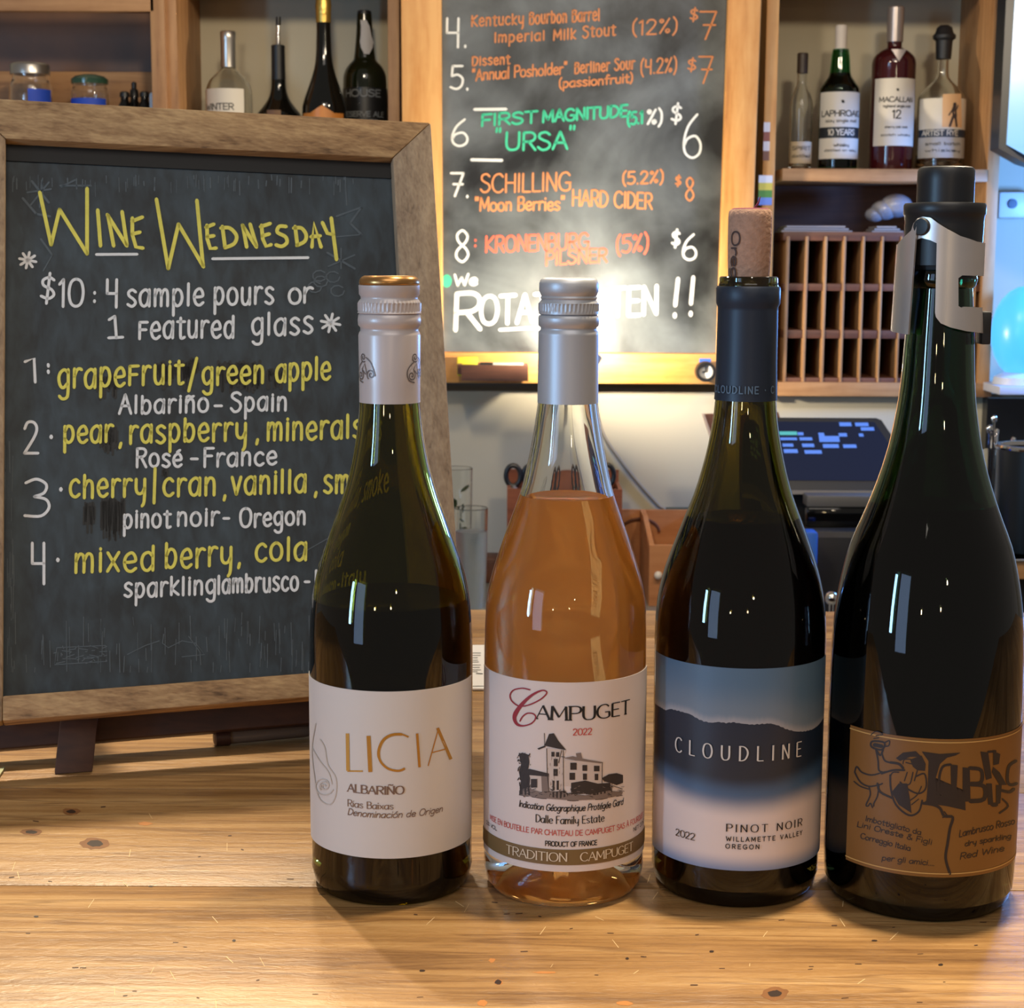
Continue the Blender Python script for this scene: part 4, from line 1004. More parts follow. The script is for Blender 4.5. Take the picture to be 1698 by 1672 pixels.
for pts, w in ((k4(925, 505, 870, 520, 845, 600, 850, 710, 850, 720), 4), (k4(840, 660, 940, 660), 3), (k4(1060, 530, 1140, 545, 1140, 630, 1070, 640), 6), (k4(1070, 645, 1160, 660, 1160, 750, 1065, 765), 7), (k4(1190, 415, 1240, 410), 4), (k4(1220, 790, 1245, 790), 7),
               (k4(1385, 480, 1335, 520, 1325, 620, 1350, 650, 1390, 640), 5), (k4(1285, 690, 1340, 700, 1370, 680), 5), (k4(1290, 750, 1330, 800, 1270, 850), 3),
               (k4(250, 560, 265, 520, 300, 560, 370, 580, 450, 560, 510, 550), 2.4), (k4(250, 560, 290, 630, 350, 660, 420, 650, 445, 640), 2.4), (k4(245, 625, 290, 660, 350, 680), 2), (k4(350, 660, 360, 720, 330, 790, 345, 800, 360, 780, 375, 810), 2.2), (k4(420, 660, 410, 730, 385, 780, 385, 800), 2.2), (k4(410, 640, 430, 700, 520, 745), 3.4),
               (k4(400, 400, 415, 480, 420, 545, 450, 560), 2.6), (k4(440, 420, 465, 480, 540, 495), 2.6), (k4(400, 400, 430, 440, 450, 400), 3), (k4(500, 580, 505, 680, 540, 790, 630, 865, 700, 840, 725, 760), 3), (k4(680, 590, 740, 570, 755, 640, 740, 690, 690, 710, 610, 670, 570, 630), 2.6), (k4(440, 570, 520, 545, 600, 545), 3), (k4(500, 590, 520, 560, 560, 560), 2), (k4(660, 560, 640, 640, 600, 650), 2), (k4(690, 550, 670, 620), 2), (k4(620, 560, 600, 620), 1.8),
               (k4(590, 500, 600, 470, 650, 470, 660, 500, 610, 490), 1.6), (k4(500, 490, 560, 500, 590, 530), 4), (k4(730, 780, 800, 790, 850, 815, 880, 870, 940, 880, 920, 960, 905, 1060, 890, 1170, 920, 1280), 4.5), (k4(880, 840, 900, 870, 870, 880), 2),
               (k4(375, 340, 370, 380, 440, 400, 460, 350, 375, 340), 3), (k4(390, 365, 440, 375), 6), (k4(460, 350, 495, 335, 490, 370, 465, 375), 2.2), (k4(365, 295, 400, 270, 450, 290, 400, 300), 1.6), (k4(385, 320, 420, 315), 1.6), (k4(640, 760, 690, 720, 720, 660), 1.8), (k4(650, 790, 700, 750), 1.6)):
    mb.ribbon(smooth(pts, 4), w, f4)
mb.build('emblem', M_ink4, lab, label='dark drawing of a lounging drinker beside big uneven capitals')
mb = MB()
for st, x0, x1, y0, y1, cp in (('Imbottigliato da', 325, 715, 905, 1005, 38), ('Lini Oreste & Figli', 265, 790, 945, 1075, 38), ('Correggio Italia', 290, 640, 1030, 1120, 38), ('per gli amici....', 440, 810, 1185, 1225, 38), ('Lambrusco Rosso', 985, 1375, 1020, 930, 48), ('dry sparkling', 1025, 1350, 1085, 1030, 36), ('Red Wine', 990, 1300, 1180, 1120, 44)):
    (xa, ya), (xb, yb) = k4(x0, y0, x1, y1)
    plot(mb, layout(st, xa, xb, ya, yb, cp / 4.287, 0.3, .12), 1.3, f4)
mb.build('lettering', M_ink4, lab, label='handwritten brown lines')

# ---- stopper clamped on the sparkling bottle
zs = lambda y: zaxis(X4, Y4, y)
st_ = thing('bottle_stopper', 'black and steel sparkling wine stopper clamped on the rightmost large bottle', 'stopper', (X4, Y4, zs(550)))
pr = lambda rows: prof_from(rows, X4, Y4)
M_bstop = mat('matt_black_stopper', S(30, 32, 36), .38)
kn = pr([(337, 1522, 1615.5), (300, 1522.5, 1616), (284, 1523, 1616), (279, 1525, 1613.5), (277, 1529, 1609)])
MB().lathe((X4, Y4), kn + [(0, kn[-1][1])], 64).build('knob', M_bstop, st_)
fl = pr([(372, 1504, 1632), (358, 1502.5, 1632.5), (355, 1500, 1634), (341, 1500, 1634), (337.5, 1502, 1632)])
MB().lathe((X4, Y4), fl + [(kn[0][0] - .001, fl[-1][1] + .0004)], 72).build('collar', M_bstop, st_)
bd = pr([(440, 1505, 1629), (372, 1503, 1632)])
MB().lathe((X4, Y4), [(bd[0][0] - .005, bd[0][1])] + bd, 64).build('sleeve', M_bstop, st_)
pl_ = pr([(462, 1511, 1605), (445, 1509, 1608), (430, 1507, 1612), (395, 1507, 1612)])
MB().lathe((X4, Y4), [(0, pl_[0][1])] + pl_, 48).build('rubber_plug', mat('rubber', S(26, 28, 32), .6), st_)
cs = Cyl(X4, Y4, 0.0192, 1567)
k5 = lambda *a: [(1460 + a[i] / 3.8, 260 + a[i + 1] / 3.8) for i in range(0, len(a), 2)]


def plate(poly, c, mirror=False, flare=0.0, holes=()):
    mb = MB(); uzp = [c.uz(*p) for p in poly]; t = bmesh.new()
    v = [t.verts.new((u, z, 0)) for u, z in uzp]; f = t.faces.new(v); bmesh.ops.triangulate(t, faces=[f])
    x0, x1 = min(p[0] for p in uzp), max(p[0] for p in uzp); x = x0 + .0015
    while x < x1:
        bmesh.ops.bisect_plane(t, geom=t.verts[:] + t.edges[:] + t.faces[:], plane_co=(x, 0, 0), plane_no=(1, 0, 0)); x += .0015
    ztop = max(p[1] for p in uzp); zbot = min(p[1] for p in uzp)

    def P(u, z, r):
        ph = u / c.r; r = r + flare * (ztop - z) / (ztop - zbot)
        return Vector((c.X + r * sin(ph), c.Y - r * cos(ph), z))
    fr = {q: mb.bm.verts.new(P(q.co.x, q.co.y, c.r + .0008)) for q in t.verts}; bk = {q: mb.bm.verts.new(P(q.co.x, q.co.y, c.r - .0004)) for q in t.verts}
    for q in t.faces:
        mb.face([fr[k_] for k_ in q.verts]); mb.face([bk[k_] for k_ in reversed(q.verts)])
    for e in t.edges:
        if len(e.link_faces) == 1: mb.face([fr[e.verts[0]], fr[e.verts[1]], bk[e.verts[1]], bk[e.verts[0]]])
    t.free()
    return mb


wing = k5(270, 378, 320, 385, 365, 420, 420, 455, 500, 500, 600, 535, 650, 545, 640, 752, 510, 748, 487, 765, 487, 940, 505, 952, 520, 945, 632, 950, 636, 1112, 540, 1100, 440, 1076, 380, 1050, 350, 1010, 345, 980, 350, 800, 356, 545, 315, 525, 265, 512, 210, 530, 188, 545, 200, 470, 215, 420, 240, 388)
plate(wing, cs).build('clamp_wing', M_steel, st_, smooth=30, label='brushed steel clamp wing with a slot')
lw = k5(196, 420, 192, 545, 180, 700, 170, 900, 160, 1060, 158, 1100, 150, 1112)
lw = [cs.uz(*p) for p in lw]
mb = MB(); prev = None
for i in range(13):
    tt = i / 12; ph_f = radians(-49 - 4 * tt); ph_b = radians(-155); rr = .0203 + .0012 * tt; row = []
    for r_ in (rr, rr + .0011):
        L_ = []
        for j in range(15):
            ph = ph_f + (ph_b - ph_f) * j / 14; yt = 372 + 34 * min(1, (j / 14) * 2.6) ** .7; yb = 553 - 8 * (j / 14)
            L_.append(mb.bm.verts.new((X4 + r_ * sin(ph), Y4 - r_ * cos(ph), zs(yt) + (zs(yb) - zs(yt)) * tt)))
        row.append(L_)
    if prev:
        for a in (0, 1):
            for j in range(14): mb.face([prev[a][j], prev[a][j + 1], row[a][j + 1], row[a][j]])
        mb.face([prev[0][0], prev[1][0], row[1][0], row[0][0]]); mb.face([prev[0][14], prev[1][14], row[1][14], row[0][14]])
    else:
        for j in range(14): mb.face([row[0][j], row[0][j + 1], row[1][j + 1], row[1][j]])
    prev = row
for j in range(14): mb.face([prev[0][j], prev[0][j + 1], prev[1][j + 1], prev[1][j]])
mb.build('clamp_wing', M_steel, st_, smooth=30)
ph, z = cs.hit(1530, 376); n = Vector((sin(ph), -cos(ph), 0)); pc0 = Vector((X4, Y4, z)) + n * (cs.r + .0006)
mt = Matrix.Translation(pc0) @ n.to_track_quat('Z', 'Y').to_matrix().to_4x4()
MB().lathe((0, 0), [(.0041, 0), (.0041, .0009), (.0036, .0014), (0, .0017)], 32, mtx=mt).build('pivot', M_bstop, st_, label='black round pivot')
ph = radians(88); mt = Matrix.Translation((X4, Y4, 0)) @ Matrix.Rotation(ph, 4, 'Z')
MB().box((-.006, -(cs.r + .0035), zs(570)), (.006, -(cs.r - .001), zs(516)), mtx=mt, bev=.0008).build('rubber_grip', mat('rubber', S(26, 28, 32), .6), st_)

# ================================================================== tabletop chalkboard sign
yaw, lean, roll = 0.26877525, 0.39461268, -0.0305699
A0 = Vector((cos(yaw), sin(yaw), 0)); N0 = Vector((-sin(yaw), cos(yaw), 0)); B0 = Vector((0, 0, cos(lean))) + N0 * sin(lean)
SA = A0 * cos(roll) + B0 * sin(roll); SB = B0 * cos(roll) - A0 * sin(roll)
SO = Vector((-0.30277607, 0.98, ZB + 0.05187584)); SW, SH, FW = 0.2523765, 0.35513784, 0.0280813
sp = Plane(SO, SA, SB)
sgn = thing('chalkboard_sign', 'framed tabletop chalkboard headed Wine Wednesday, standing on the bar at left', 'chalkboard', (SO.x + .12, 1.02, ZB))
sl = MB().hexa([sp.pt(-.004, -.010, -.004), sp.pt(SW + .004, -.004, -.004), sp.pt(SW + .004, SH + .004, -.004), sp.pt(-.004, SH + .004, -.004),
                sp.pt(-.004, -.010, 0), sp.pt(SW + .004, -.004, 0), sp.pt(SW + .004, SH + .004, 0), sp.pt(-.004, SH + .004, 0)]).build('slate', slate_mat('dusty_slate', S(25, 34, 39), S(80, 100, 112), 9, .55, .55), sgn, label='dusty black slate')
fr_d = (0.009, -0.012)


def fbar(p, name, m_, lb=None):
    """a mitred frame stave; p = four (u, v) corners"""
    MB().hexa([sp.pt(u, v, fr_d[1]) for u, v in p] + [sp.pt(u, v, fr_d[0]) for u, v in p], bev=.0012).build(name, m_, sgn, label=lb)


o_ = FW
fbar([(0, SH), (SW, SH), (SW + o_, SH + o_), (-o_, SH + o_)], 'top_rail', M_greywX)
hb_ = .0150
vb = lambda u: -.0045 + .046 * u              # lower edges skewed out of square to fit their slope in the image
fbar([(0, vb(0) - hb_), (SW, vb(SW) - hb_), (SW, vb(SW)), (0, vb(0))], 'bottom_rail', M_greywX)
fbar([(-o_, vb(-o_) - hb_), (0, vb(0) - hb_), (0, SH), (-o_, SH + o_)], 'side_stile', M_greywZ)
fbar([(SW, vb(SW) - hb_), (SW + o_, vb(SW + o_) - hb_), (SW + o_, SH + o_), (SW, SH)], 'side_stile', M_greywZ)
# black shadow strip painted along the head of the slate
MB().hexa([sp.pt(0, SH - .0115, .0003), sp.pt(SW, SH - .0115, .0003), sp.pt(SW, SH, .0003), sp.pt(0, SH, .0003), sp.pt(0, SH - .0115, .001), sp.pt(SW, SH - .0115, .001), sp.pt(SW, SH, .001), sp.pt(0, SH, .001)]).build('painted_shade_strip', mat('rail_shade_paint', S(7, 8, 9), .6), sl, label='painted black shade strip below the top rail')
# easel parts behind
CR = [(-o_, vb(-o_) - .0265), (SW + o_, vb(SW + o_) - .0265), (SW + o_, vb(SW + o_) - .004), (-o_, vb(-o_) - .004)]
mb = MB().hexa([sp.pt(u, v, -.046) for u, v in CR] + [sp.pt(u, v, -.029) for u, v in CR], bev=.001)
mb.build('cross_rail', M_leg, sgn, label='dark brown cross rail')
# front feet
for u in (0.0445, SW - 0.0445):
    tp = [sp.pt(u + du, -.012, w) for du, w in ((-.0110, -.013), (.0110, -.013), (.0110, -.027), (-.0110, -.027))]
    bt = []
    for q in tp:
        d = -SB; k_ = (q.z - ZB) / SB.z; p = q - SB * k_; bt.append(Vector((p.x, p.y, ZB + .0003)) - A0 * .004)
    MB().hexa(bt + tp, bev=.0006).build('foot', M_leg, sgn)
# hinged back frame
hb = sp.pt(0, SH + .004, -.022)
for u in (0.02, SW - 0.02):
    tpt = sp.pt(u, SH + .006, -.020); bot = Vector((tpt.x + .085 * N0.x, tpt.y + .085 * N0.y, ZB + .0003))
    a = A0 * .011; b_ = N0 * .006
    MB().hexa([bot - a - b_, bot + a - b_, bot + a + b_, bot - a + b_, tpt - a - b_, tpt + a - b_, tpt + a + b_, tpt - a + b_], bev=.0006).build('back_leg', M_leg, sgn)

fs = sp.px(.0004); fs2 = sp.px(.00025); fs3 = sp.px(.00055)
q6 = lambda *a: [(a[i] / 2.653, 280 + a[i + 1] / 2.653) for i in range(0, len(a), 2)]
q7 = lambda *a: [(a[i] / 2.653, 690 + a[i + 1] / 2.653) for i in range(0, len(a), 2)]
random.seed(11)
# ghost marks and wiped patches
mb = MB()
for sgm in (q6(185, 50, 175, 170), q6(120, 105, 225, 90), q6(140, 55, 215, 150), q6(215, 60, 135, 160), q6(330, 50, 270, 80), q6(265, 75, 400, 75), q6(1520, 90, 1525, 160), q6(1480, 210, 1590, 170), q6(1590, 170, 1540, 240), q6(1540, 240, 1590, 290), q6(1590, 290, 1480, 300), q6(1445, 430, 1560, 380), q6(1500, 350, 1500, 440), q6(1440, 370, 1560, 440), q6(180, 310, 230, 380), q6(230, 380, 190, 450), q6(100, 130, 160, 200), q6(160, 200, 220, 210)):
    mb.ribbon(sgm, random.uniform(2, 4), fs2)
for _ in range(5):
    cx, cy = random.uniform(1380, 1540), random.uniform(470, 580)
    mb.ribbon(q6(*sum(([cx + 30 * cos(a), cy + 24 * sin(a)] for a in [j * .7 for j in range(9)]), [])), 2.2, fs2)
for _ in range(80):
    x = random.uniform(20, 1360); y = random.uniform(860, 1110); l = random.uniform(30, 150)
    y2 = min(y + l, 1128)
    mb.ribbon(q7(x, y, x + random.uniform(-4, 4), y2), random.uniform(.6, 1.3), fs2)
for _ in range(20):
    x = random.uniform(18, 60); y = random.uniform(100, 900)
    mb.ribbon(q7(x, y, x + random.uniform(-4, 4), y + random.uniform(40, 160)), random.uniform(.6, 1.4), fs2)
for _ in range(60):
    x = random.uniform(40, 1560); y = random.uniform(25, 60)
    mb.ribbon(q6(x, y, x + random.uniform(-2, 2), y + random.uniform(15, 70)), random.uniform(.8, 2.4), fs2)
for _ in range(30):
    x, y = random.uniform(245, 470), random.uniform(1015, 1090)
    mb.ribbon(q7(x, y, min(470, x + random.uniform(-50, 60)), y + random.uniform(-14, 14)), 1.4, fs2)
for pts in (q7(250, 1020, 465, 1010, 470, 1080, 240, 1095, 250, 1020), q7(720, 960, 715, 1000, 740, 1020, 800, 990, 860, 1000, 900, 1050, 800, 1060), q7(830, 970, 880, 1040), q7(1100, 960, 1100, 1010), q7(560, 1050, 640, 1010, 700, 990), q7(1300, 620, 1440, 540)):
    mb.ribbon(pts, 1.4, fs2)
mb.build('chalk_residue', M_chalkfaint, sl, label='faint wiped chalk marks')
mb = MB()
for (x0, x1, y0, y1, n, f_) in ((960, 1150, 845, 960, 26, q6), (690, 840, 850, 940, 16, q6), (430, 520, 900, 985, 12, q6), (820, 880, 835, 920, 8, q6), (440, 520, 45, 150, 16, q7), (445, 550, 360, 520, 26, q7), (370, 420, 380, 490, 10, q7), (715, 740, 230, 300, 6, q7), (1180, 1250, 880, 945, 8, q6)):
    for i in range(n):
        x = x0 + (x1 - x0) * i / n
        mb.ribbon(f_(x, y0 + random.uniform(0, 26), x + random.uniform(-3, 3), y1 + random.uniform(-40, 30)), (x1 - x0) / n / 2.653 * 1.9, fs2)
mb.build('wiped_patch', mat('wet_black_patch', S(12, 13, 14), .5), sl, label='freshly wiped black patches')
# heading
mb = MB()
HW = 6.2
for sgm in (q6(175, 105, 225, 335), q6(225, 335, 262, 180), q6(262, 180, 383, 375), q6(383, 375, 383, 88), q6(430, 183, 442, 340), q6(475, 205, 500, 340), q6(472, 203, 558, 340), q6(537, 190, 558, 335), q6(582, 218, 582, 290, 598, 345, 628, 350), q6(580, 232, 626, 214), q6(582, 288, 615, 280),
            q6(688, 135, 740, 440), q6(740, 440, 785, 245), q6(785, 245, 895, 432), q6(866, 140, 893, 428), q6(910, 250, 912, 310, 925, 352, 950, 350), q6(906, 258, 940, 245), q6(912, 300, 940, 296), q6(978, 255, 990, 348),
            q6(1068, 250, 1085, 345), q6(1066, 250, 1128, 345), q6(1100, 245, 1128, 340), q6(1150, 250, 1156, 310, 1170, 342, 1192, 335), q6(1146, 256, 1188, 242), q6(1154, 296, 1184, 288), q6(1298, 255, 1308, 338), q6(1372, 345, 1380, 238, 1412, 345), q6(1368, 300, 1408, 296), q6(1418, 238, 1440, 285, 1466, 290), q6(1457, 218, 1480, 400)):
    mb.ribbon(sgm, HW, fs)
for sgm in (q6(972, 262, 1010, 262, 1040, 295, 1030, 330, 990, 348), q6(1258, 255, 1228, 255, 1220, 280, 1255, 300, 1262, 325, 1240, 342, 1214, 336), q6(1292, 262, 1325, 262, 1346, 290, 1340, 320, 1306, 338)):
    mb.ribbon(smooth(sgm), HW, fs)
mb.build('lettering', M_chalky, sl, label='yellow chalk heading reading Wine Wednesday')
mb = MB(); WT = 4.8
for sgm in (q6(424, 378, 603, 377), q6(935, 397, 1355, 392)): mb.ribbon(sgm, 4.6, fs)
for cx, cy, r in ((46, 432, 14), (548, 536, 16)):
    for k_ in range(4):
        a = k_ * pi / 4 + .2; mb.ribbon([(cx - r * cos(a), cy - r * sin(a) * .95), (cx + r * cos(a), cy + r * sin(a) * .95)], 4.6, fs)


def words(mb, L, w, fn):
    for st, x0, x1, b0, b1_, cp in L:
        low = len(st) > 2 and st[-1] in 'abcdefghijklmnopqrstuvwxyzñé'
        plot(mb, layout(st, x0, x1, b0, b1_, cp * (1.08 if low else 1), 0.25, 0.02, track=1.1 if low else 0.3, hand=low), w, fn)


words(mb, (('$', 67, 91, 500, 500, 44), ('10', 98, 138, 508, 508, 45), (':', 154, 160, 503, 503, 30), ('4', 176, 196, 510, 510, 46), ('sample', 211, 337, 508, 507, 41), ('pours', 355, 453, 505, 504, 41), ('or', 479, 517, 503, 503, 40)), WT, fs)
for sgm in (q6(480, 665, 505, 650), q6(505, 650, 512, 745), q6(478, 745, 540, 742)): mb.ribbon(sgm, WT, fs)
words(mb, (('ƒeatured', 230, 388, 562, 560, 41), ('glass', 418, 518, 557, 554, 41)), WT, fs)
mb.ribbon(q6(110, 850, 150, 835, 155, 940), WT, fs); mb.ribbon(q6(212, 862, 213, 870), 5, fs); mb.ribbon(q6(212, 890, 213, 898), 5, fs)
words(mb, (('Albariño', 198, 345, 686, 684, 33), ('-', 355, 368, 686, 686, 40), ('Spain', 383, 475, 683, 681, 33), ('Rosé', 226, 301, 775, 774, 32), ('-', 316, 328, 773, 773, 36), ('France', 338, 458, 774, 771, 32),
           ('pinot', 205, 282, 876, 875, 33), ('noir', 294, 362, 873, 872, 33), ('-', 370, 380, 871, 871, 36), ('Oregon', 398, 506, 875, 870, 32), ('sparkling', 206, 357, 991, 985, 34), ('lambrusco', 361, 494, 985, 979, 34), ('-', 505, 513, 975, 975, 30), ('Italy', 522, 590, 975, 971, 32)), 4.6, fs)
for st, x0, x1, y0, y1 in (('2', 40, 64, 752, 752), ('3', 41, 82, 858, 858), ('4', 52, 77, 969, 969)):
    plot(mb, layout(st, x0, x1, y0, y0, {'2': 52, '3': 63, '4': 68}[st]), WT, fs)
for x, y in ((85, 725), (101, 812), (96, 929)): mb.ribbon([(x, y - 1), (x, y + 1)], 6, fs)
mb.build('lettering', M_chalkw, sl, label='white chalk lines with the price, grapes and countries')
mb = MB()
words(mb, (('grapeƒruit', 97, 303, 645, 636, 46), ('/', 312, 326, 644, 644, 48), ('green', 336, 437, 638, 636, 42), ('apple', 458, 547, 634, 630, 42), ('pear', 106, 186, 736, 733, 41), (',', 197, 204, 738, 738, 30), ('raspberry', 215, 408, 736, 730, 43), (',', 424, 430, 732, 732, 30), ('minerals', 443, 600, 731, 726, 43),
           ('cherry', 116, 241, 826, 824, 43), ('|', 252, 260, 828, 828, 48), ('cran', 271, 357, 823, 822, 43), (',', 370, 376, 825, 825, 30), ('vanilla', 384, 507, 821, 817, 43), (',', 521, 527, 820, 820, 30), ('smoke', 537, 640, 818, 814, 43), ('mixed', 124, 256, 951, 946, 46), ('berry', 274, 384, 943, 938, 46), (',', 394, 400, 938, 938, 30), ('cola', 424, 508, 932, 928, 43)), 5.2, fs3)
mb.build('lettering', M_chalky, sl, label='yellow chalk lines listing the tasting notes')

# marker lying under the sign, white card, small leaf tip
pa, pb = gnd(362, 1223, ZB + .0055), gnd(560, 1205, ZB + .0055)
t = thing('marker_pen', 'brown capped clear marker lying on the bar under the chalkboard', 'marker', (pa.x, pa.y, ZB))
d = (pb - pa).normalized()
MB().tube([pa - d * .003, pa - d * .002, pa + d * .007], [.0035, .0055, .0056], 20).build('cap', mat('brown_cap', S(62, 34, 24), .4), t, label='dark brown cap')
MB().tube([pa + d * .007, pa + d * .055, pa + d * .066, pa + d * .070], [.005, .005, .004, .002], 20).build('barrel', mat('smoky_barrel', S(110, 92, 78), .15), t, label='pale clear barrel')
p = [gnd(745, 1072, ZB + .0006), gnd(803, 1072, ZB + .0006), gnd(803.5, 1145, ZB + .0006), gnd(735, 1145, ZB + .0006)]
cd = MB().prism(p, (0, 0, .0012)).build('tasting_card', [M_white, M_ink], None)
tag(cd, 'white printed card lying on the bar behind the two left bottles', 'card')
mb = MB()
for i, y in enumerate((1083, 1087, 1091, 1095, 1098, 1103, 1107, 1111, 1114)):
    mb.ribbon([(770, y), (796 + random.uniform(-5, 2), y)], .9, lambda a, b: gnd(a, b, ZB + .0020))
mb.ribbon([(790, 1117), (800, 1117.5)], 1.4, lambda a, b: gnd(a, b, ZB + .0020)); mb.ribbon([(760, 1138), (802, 1138)], .8, lambda a, b: gnd(a, b, ZB + .0020))
mb.build('lettering', M_ink, cd)
p0, p1 = gnd(-6, 1300, ZB + .001), gnd(9, 1275, ZB + .001)
o = MB().prism([gnd(-14, 1284, ZB + .0006), gnd(8, 1274, ZB + .0006), gnd(5, 1281, ZB + .0006), gnd(-10, 1302, ZB + .0006)], (0, 0, .0012)).build('folded_napkin', mat('pale_green_paper', S(168, 170, 130), .6))
tag(o, 'pale pointed scrap of paper at the left edge of the bar', 'paper')

# ================================================================== back wall: shelves, menu board
YS = 2.90                                   # front face of the shelves


def bx(name, x0, y0, x1, y1, Y0, Y1, m_, parent, bev=.001, **kw):
    """a box whose front face shows at those photo columns and rows when it stands at Y0"""
    a, b_ = at(x0, y1, Y0), at(x1, y0, Y0)
    return MB().box((a.x, Y0, a.z), (b_.x, Y1, b_.z), bev=bev).build(name, m_, parent, **kw)


# ---- right hand shelf unit
g0 = at(1255, 658, YS)
rs = thing('shelf_unit', 'orange pine wall shelf unit holding whisky bottles over a pigeonhole rack', 'shelf', (at(1450, 658, YS).x, YS, g0.z))
bx('side_panel', 1255, -160, 1297, 658, YS, YW, M_pine, rs, label='bright orange left side post')
bx('side_panel', 1640, -160, 1657, 655, YS, YW, M_shelf, rs)
bx('shelf_board', 1297, 281, 1640, 300, YS, YW, M_shelfX, rs)
bx('shelf_board', 1290, 636, 1645, 657, YS - .002, YW, M_shelfX, rs)
bx('shelf_board', 1297, -60, 1640, -38, YS, YW, M_shelfX, rs)
za, zb_ = at(1297, 300, YS), at(1640, 636, YS)
MB().box((za.x, YW - .022, zb_.z), (zb_.x, YW - .004, za.z)).build('back_panel', M_darkw, rs, label='dark brown lower back panel')
# stickers on the post
def sticker(x0, y0, x1, y1, cols, lb):
    a, b_ = at(x0, y1, YS), at(x1, y0, YS)
    mb = MB(); n = len(cols)
    for i in range(n):
        mb.box((a.x, YS - .0012, a.z + (b_.z - a.z) * i / n), (b_.x, YS - .0004, a.z + (b_.z - a.z) * (i + 1) / n), i)
    o = mb.build('sticker', cols); tag(o, lb, 'sticker', 'stickers on the orange post')


sticker(1265, 203, 1277, 266, [mat('stk_brown', S(128, 84, 66), .5), mat('stk_white', S(226, 214, 206), .5), mat('stk_brown2', S(150, 84, 70), .5), mat('stk_white2', S(230, 222, 214), .5)], 'narrow brown and white sticker, upper one on the orange shelf post')
sticker(1257, 291, 1281, 340, [mat('stk_blue', S(120, 150, 220), .5), mat('stk_green', S(90, 150, 70), .5), mat('stk_yellow', S(226, 208, 90), .5), mat('stk_white3', S(236, 236, 236), .5)], 'blue green and white sticker, lower one on the orange shelf post')

# ---- pigeonhole rack
YR = YS + .012
rk = thing('pigeonhole_rack', 'wooden rack of small upright slots under the whisky shelf', 'rack', (at(1400, 636, YR).x, YR, at(1400, 636, YR).z))
rw, rwd = M_shelf, M_darkw
x0, x1 = 1299, 1640
rows_ = [(386, 399), (472, 482), (549, 561), (628, 637)]
for a, b_ in rows_:
    p, q = at(x0, b_, YR), at(x1 - 14, a, YR)
    MB().box((p.x, YR, p.z), (q.x, YR + .15, q.z), bev=.001).build('rail', rwd, rk, label='dark brown rail')
xs = [1303.5 + 31.2 * i for i in range(11)]
for i, x in enumerate(xs):
    p, q = at(x - 6.3, 636, YR), at(x + 6.3, 392, YR)
    MB().box((p.x, YR - .002, p.z), (q.x, YR + .145, q.z), bev=.001).build('divider', rw, rk)
p, q = at(x0, 636, YR), at(x1 - 14, 386, YR)
MB().box((p.x, YR + .15, p.z), (q.x, YR + .155, q.z)).build('back_panel', mat('dark_slot_back', S(44, 34, 36), .7), rk, label='dark back of the slots')
zt_ = at(1400, 386, YR).z
p = at(1300, 386, YR)
for x0_, x1_, w_, lb in ((1298, 1415, .09, 'loose white papers lying on top of the pigeonhole rack, left pile'), (1448, 1500, .08, 'thin white papers on the pigeonhole rack below the plastic bag')):
    a, b_ = at(x0_, 386, YR), at(x1_, 386, YR)
    mb = MB()
    for i in range(3): mb.box((a.x + .004 * i, YR + .01, zt_ + .0006 + .004 * i), (b_.x - .006 * i, YR + w_, zt_ + .0036 + .004 * i))
    tag(mb.build('paper_stack', mat('grey_paper', S(150, 140, 134), .6)), lb, 'paper', 'papers on the pigeonhole rack')
a = at(1478, 372, YR)
mb = MB()
for dx, dz, r in ((0, .018, .022), (.02, .026, .026), (-.016, .012, .016), (.018, .052, .015)):
    mb.ball((a.x + dx, YR + .06, zt_ + .0135 + r * .8 + dz * .5), r, sc=(1.1, 1, .8), seg=14)
tag(mb.build('plastic_bag', mat('crinkled_clear_plastic', S(190, 190, 200), .18, trans=.6, noise=.2, nscale=60, bump=.8)), 'crumpled clear plastic bag on top of the pigeonhole rack', 'bag')

# ---- left hand shelf unit
ls = thing('shelf_unit', 'brown wood wall shelf unit with jars and liquor, behind the chalkboard sign', 'shelf', (at(450, 300, YS).x, YS, at(450, 300, YS).z))
bx('side_panel', 271, -160, 288, 330, YS, YW, M_shelf, ls)
bx('side_panel', 646, -160, 661, 640, YS, YW, M_shelf, ls)
bx('shelf_board', 288, 285, 646, 304, YS, YW, M_shelfX, ls)
bx('shelf_board', 288, -70, 646, -46, YS, YW, M_shelfX, ls)
bx('shelf_board', -160, 214, 271, 232, YS, YW, M_shelfX, ls)
bx('face_frame', 254, -40, 271, 230, YS - .012, YS + .008, M_shelf, ls)
bx('face_frame', -160, -40, 254, 17, YS - .012, YS + .008, M_shelfX, ls)
a, b_ = at(-160, 232, YS), at(271, -40, YS)
MB().box((a.x, YW - .02, a.z), (b_.x, YW - .004, b_.z)).build('back_panel', slate_mat('mottled_brown_back', S(70, 62, 60), S(128, 90, 66), 3, .8, .5, False, .3, .6), ls, label='mottled grey brown back panel')
a, b_ = at(-160, 205, YS + .15), at(262, 118, YS + .15)
tag(MB().box((a.x, YS + .165, at(0, 214, YS).z), (b_.x, YS + .185, b_.z), bev=.001).build('wooden_board', M_shelfX), 'low brown wooden board standing behind the jars at upper left', 'board')

ZL = at(450, 285, YS).z; ZJ = at(100, 214, YS).z; ZR = at(1450, 281, YS).z


def px_lathe(xc, Y, rows, seg=40):
    """rows of (photo row, half width) for an upright round thing on column xc"""
    X = at(xc, rows[0][0], Y).x; out = []
    for y, h in rows:
        z = zaxis(X, Y, y); out.append((h * depth((X, Y, z)) / FPX, z))
    return X, out


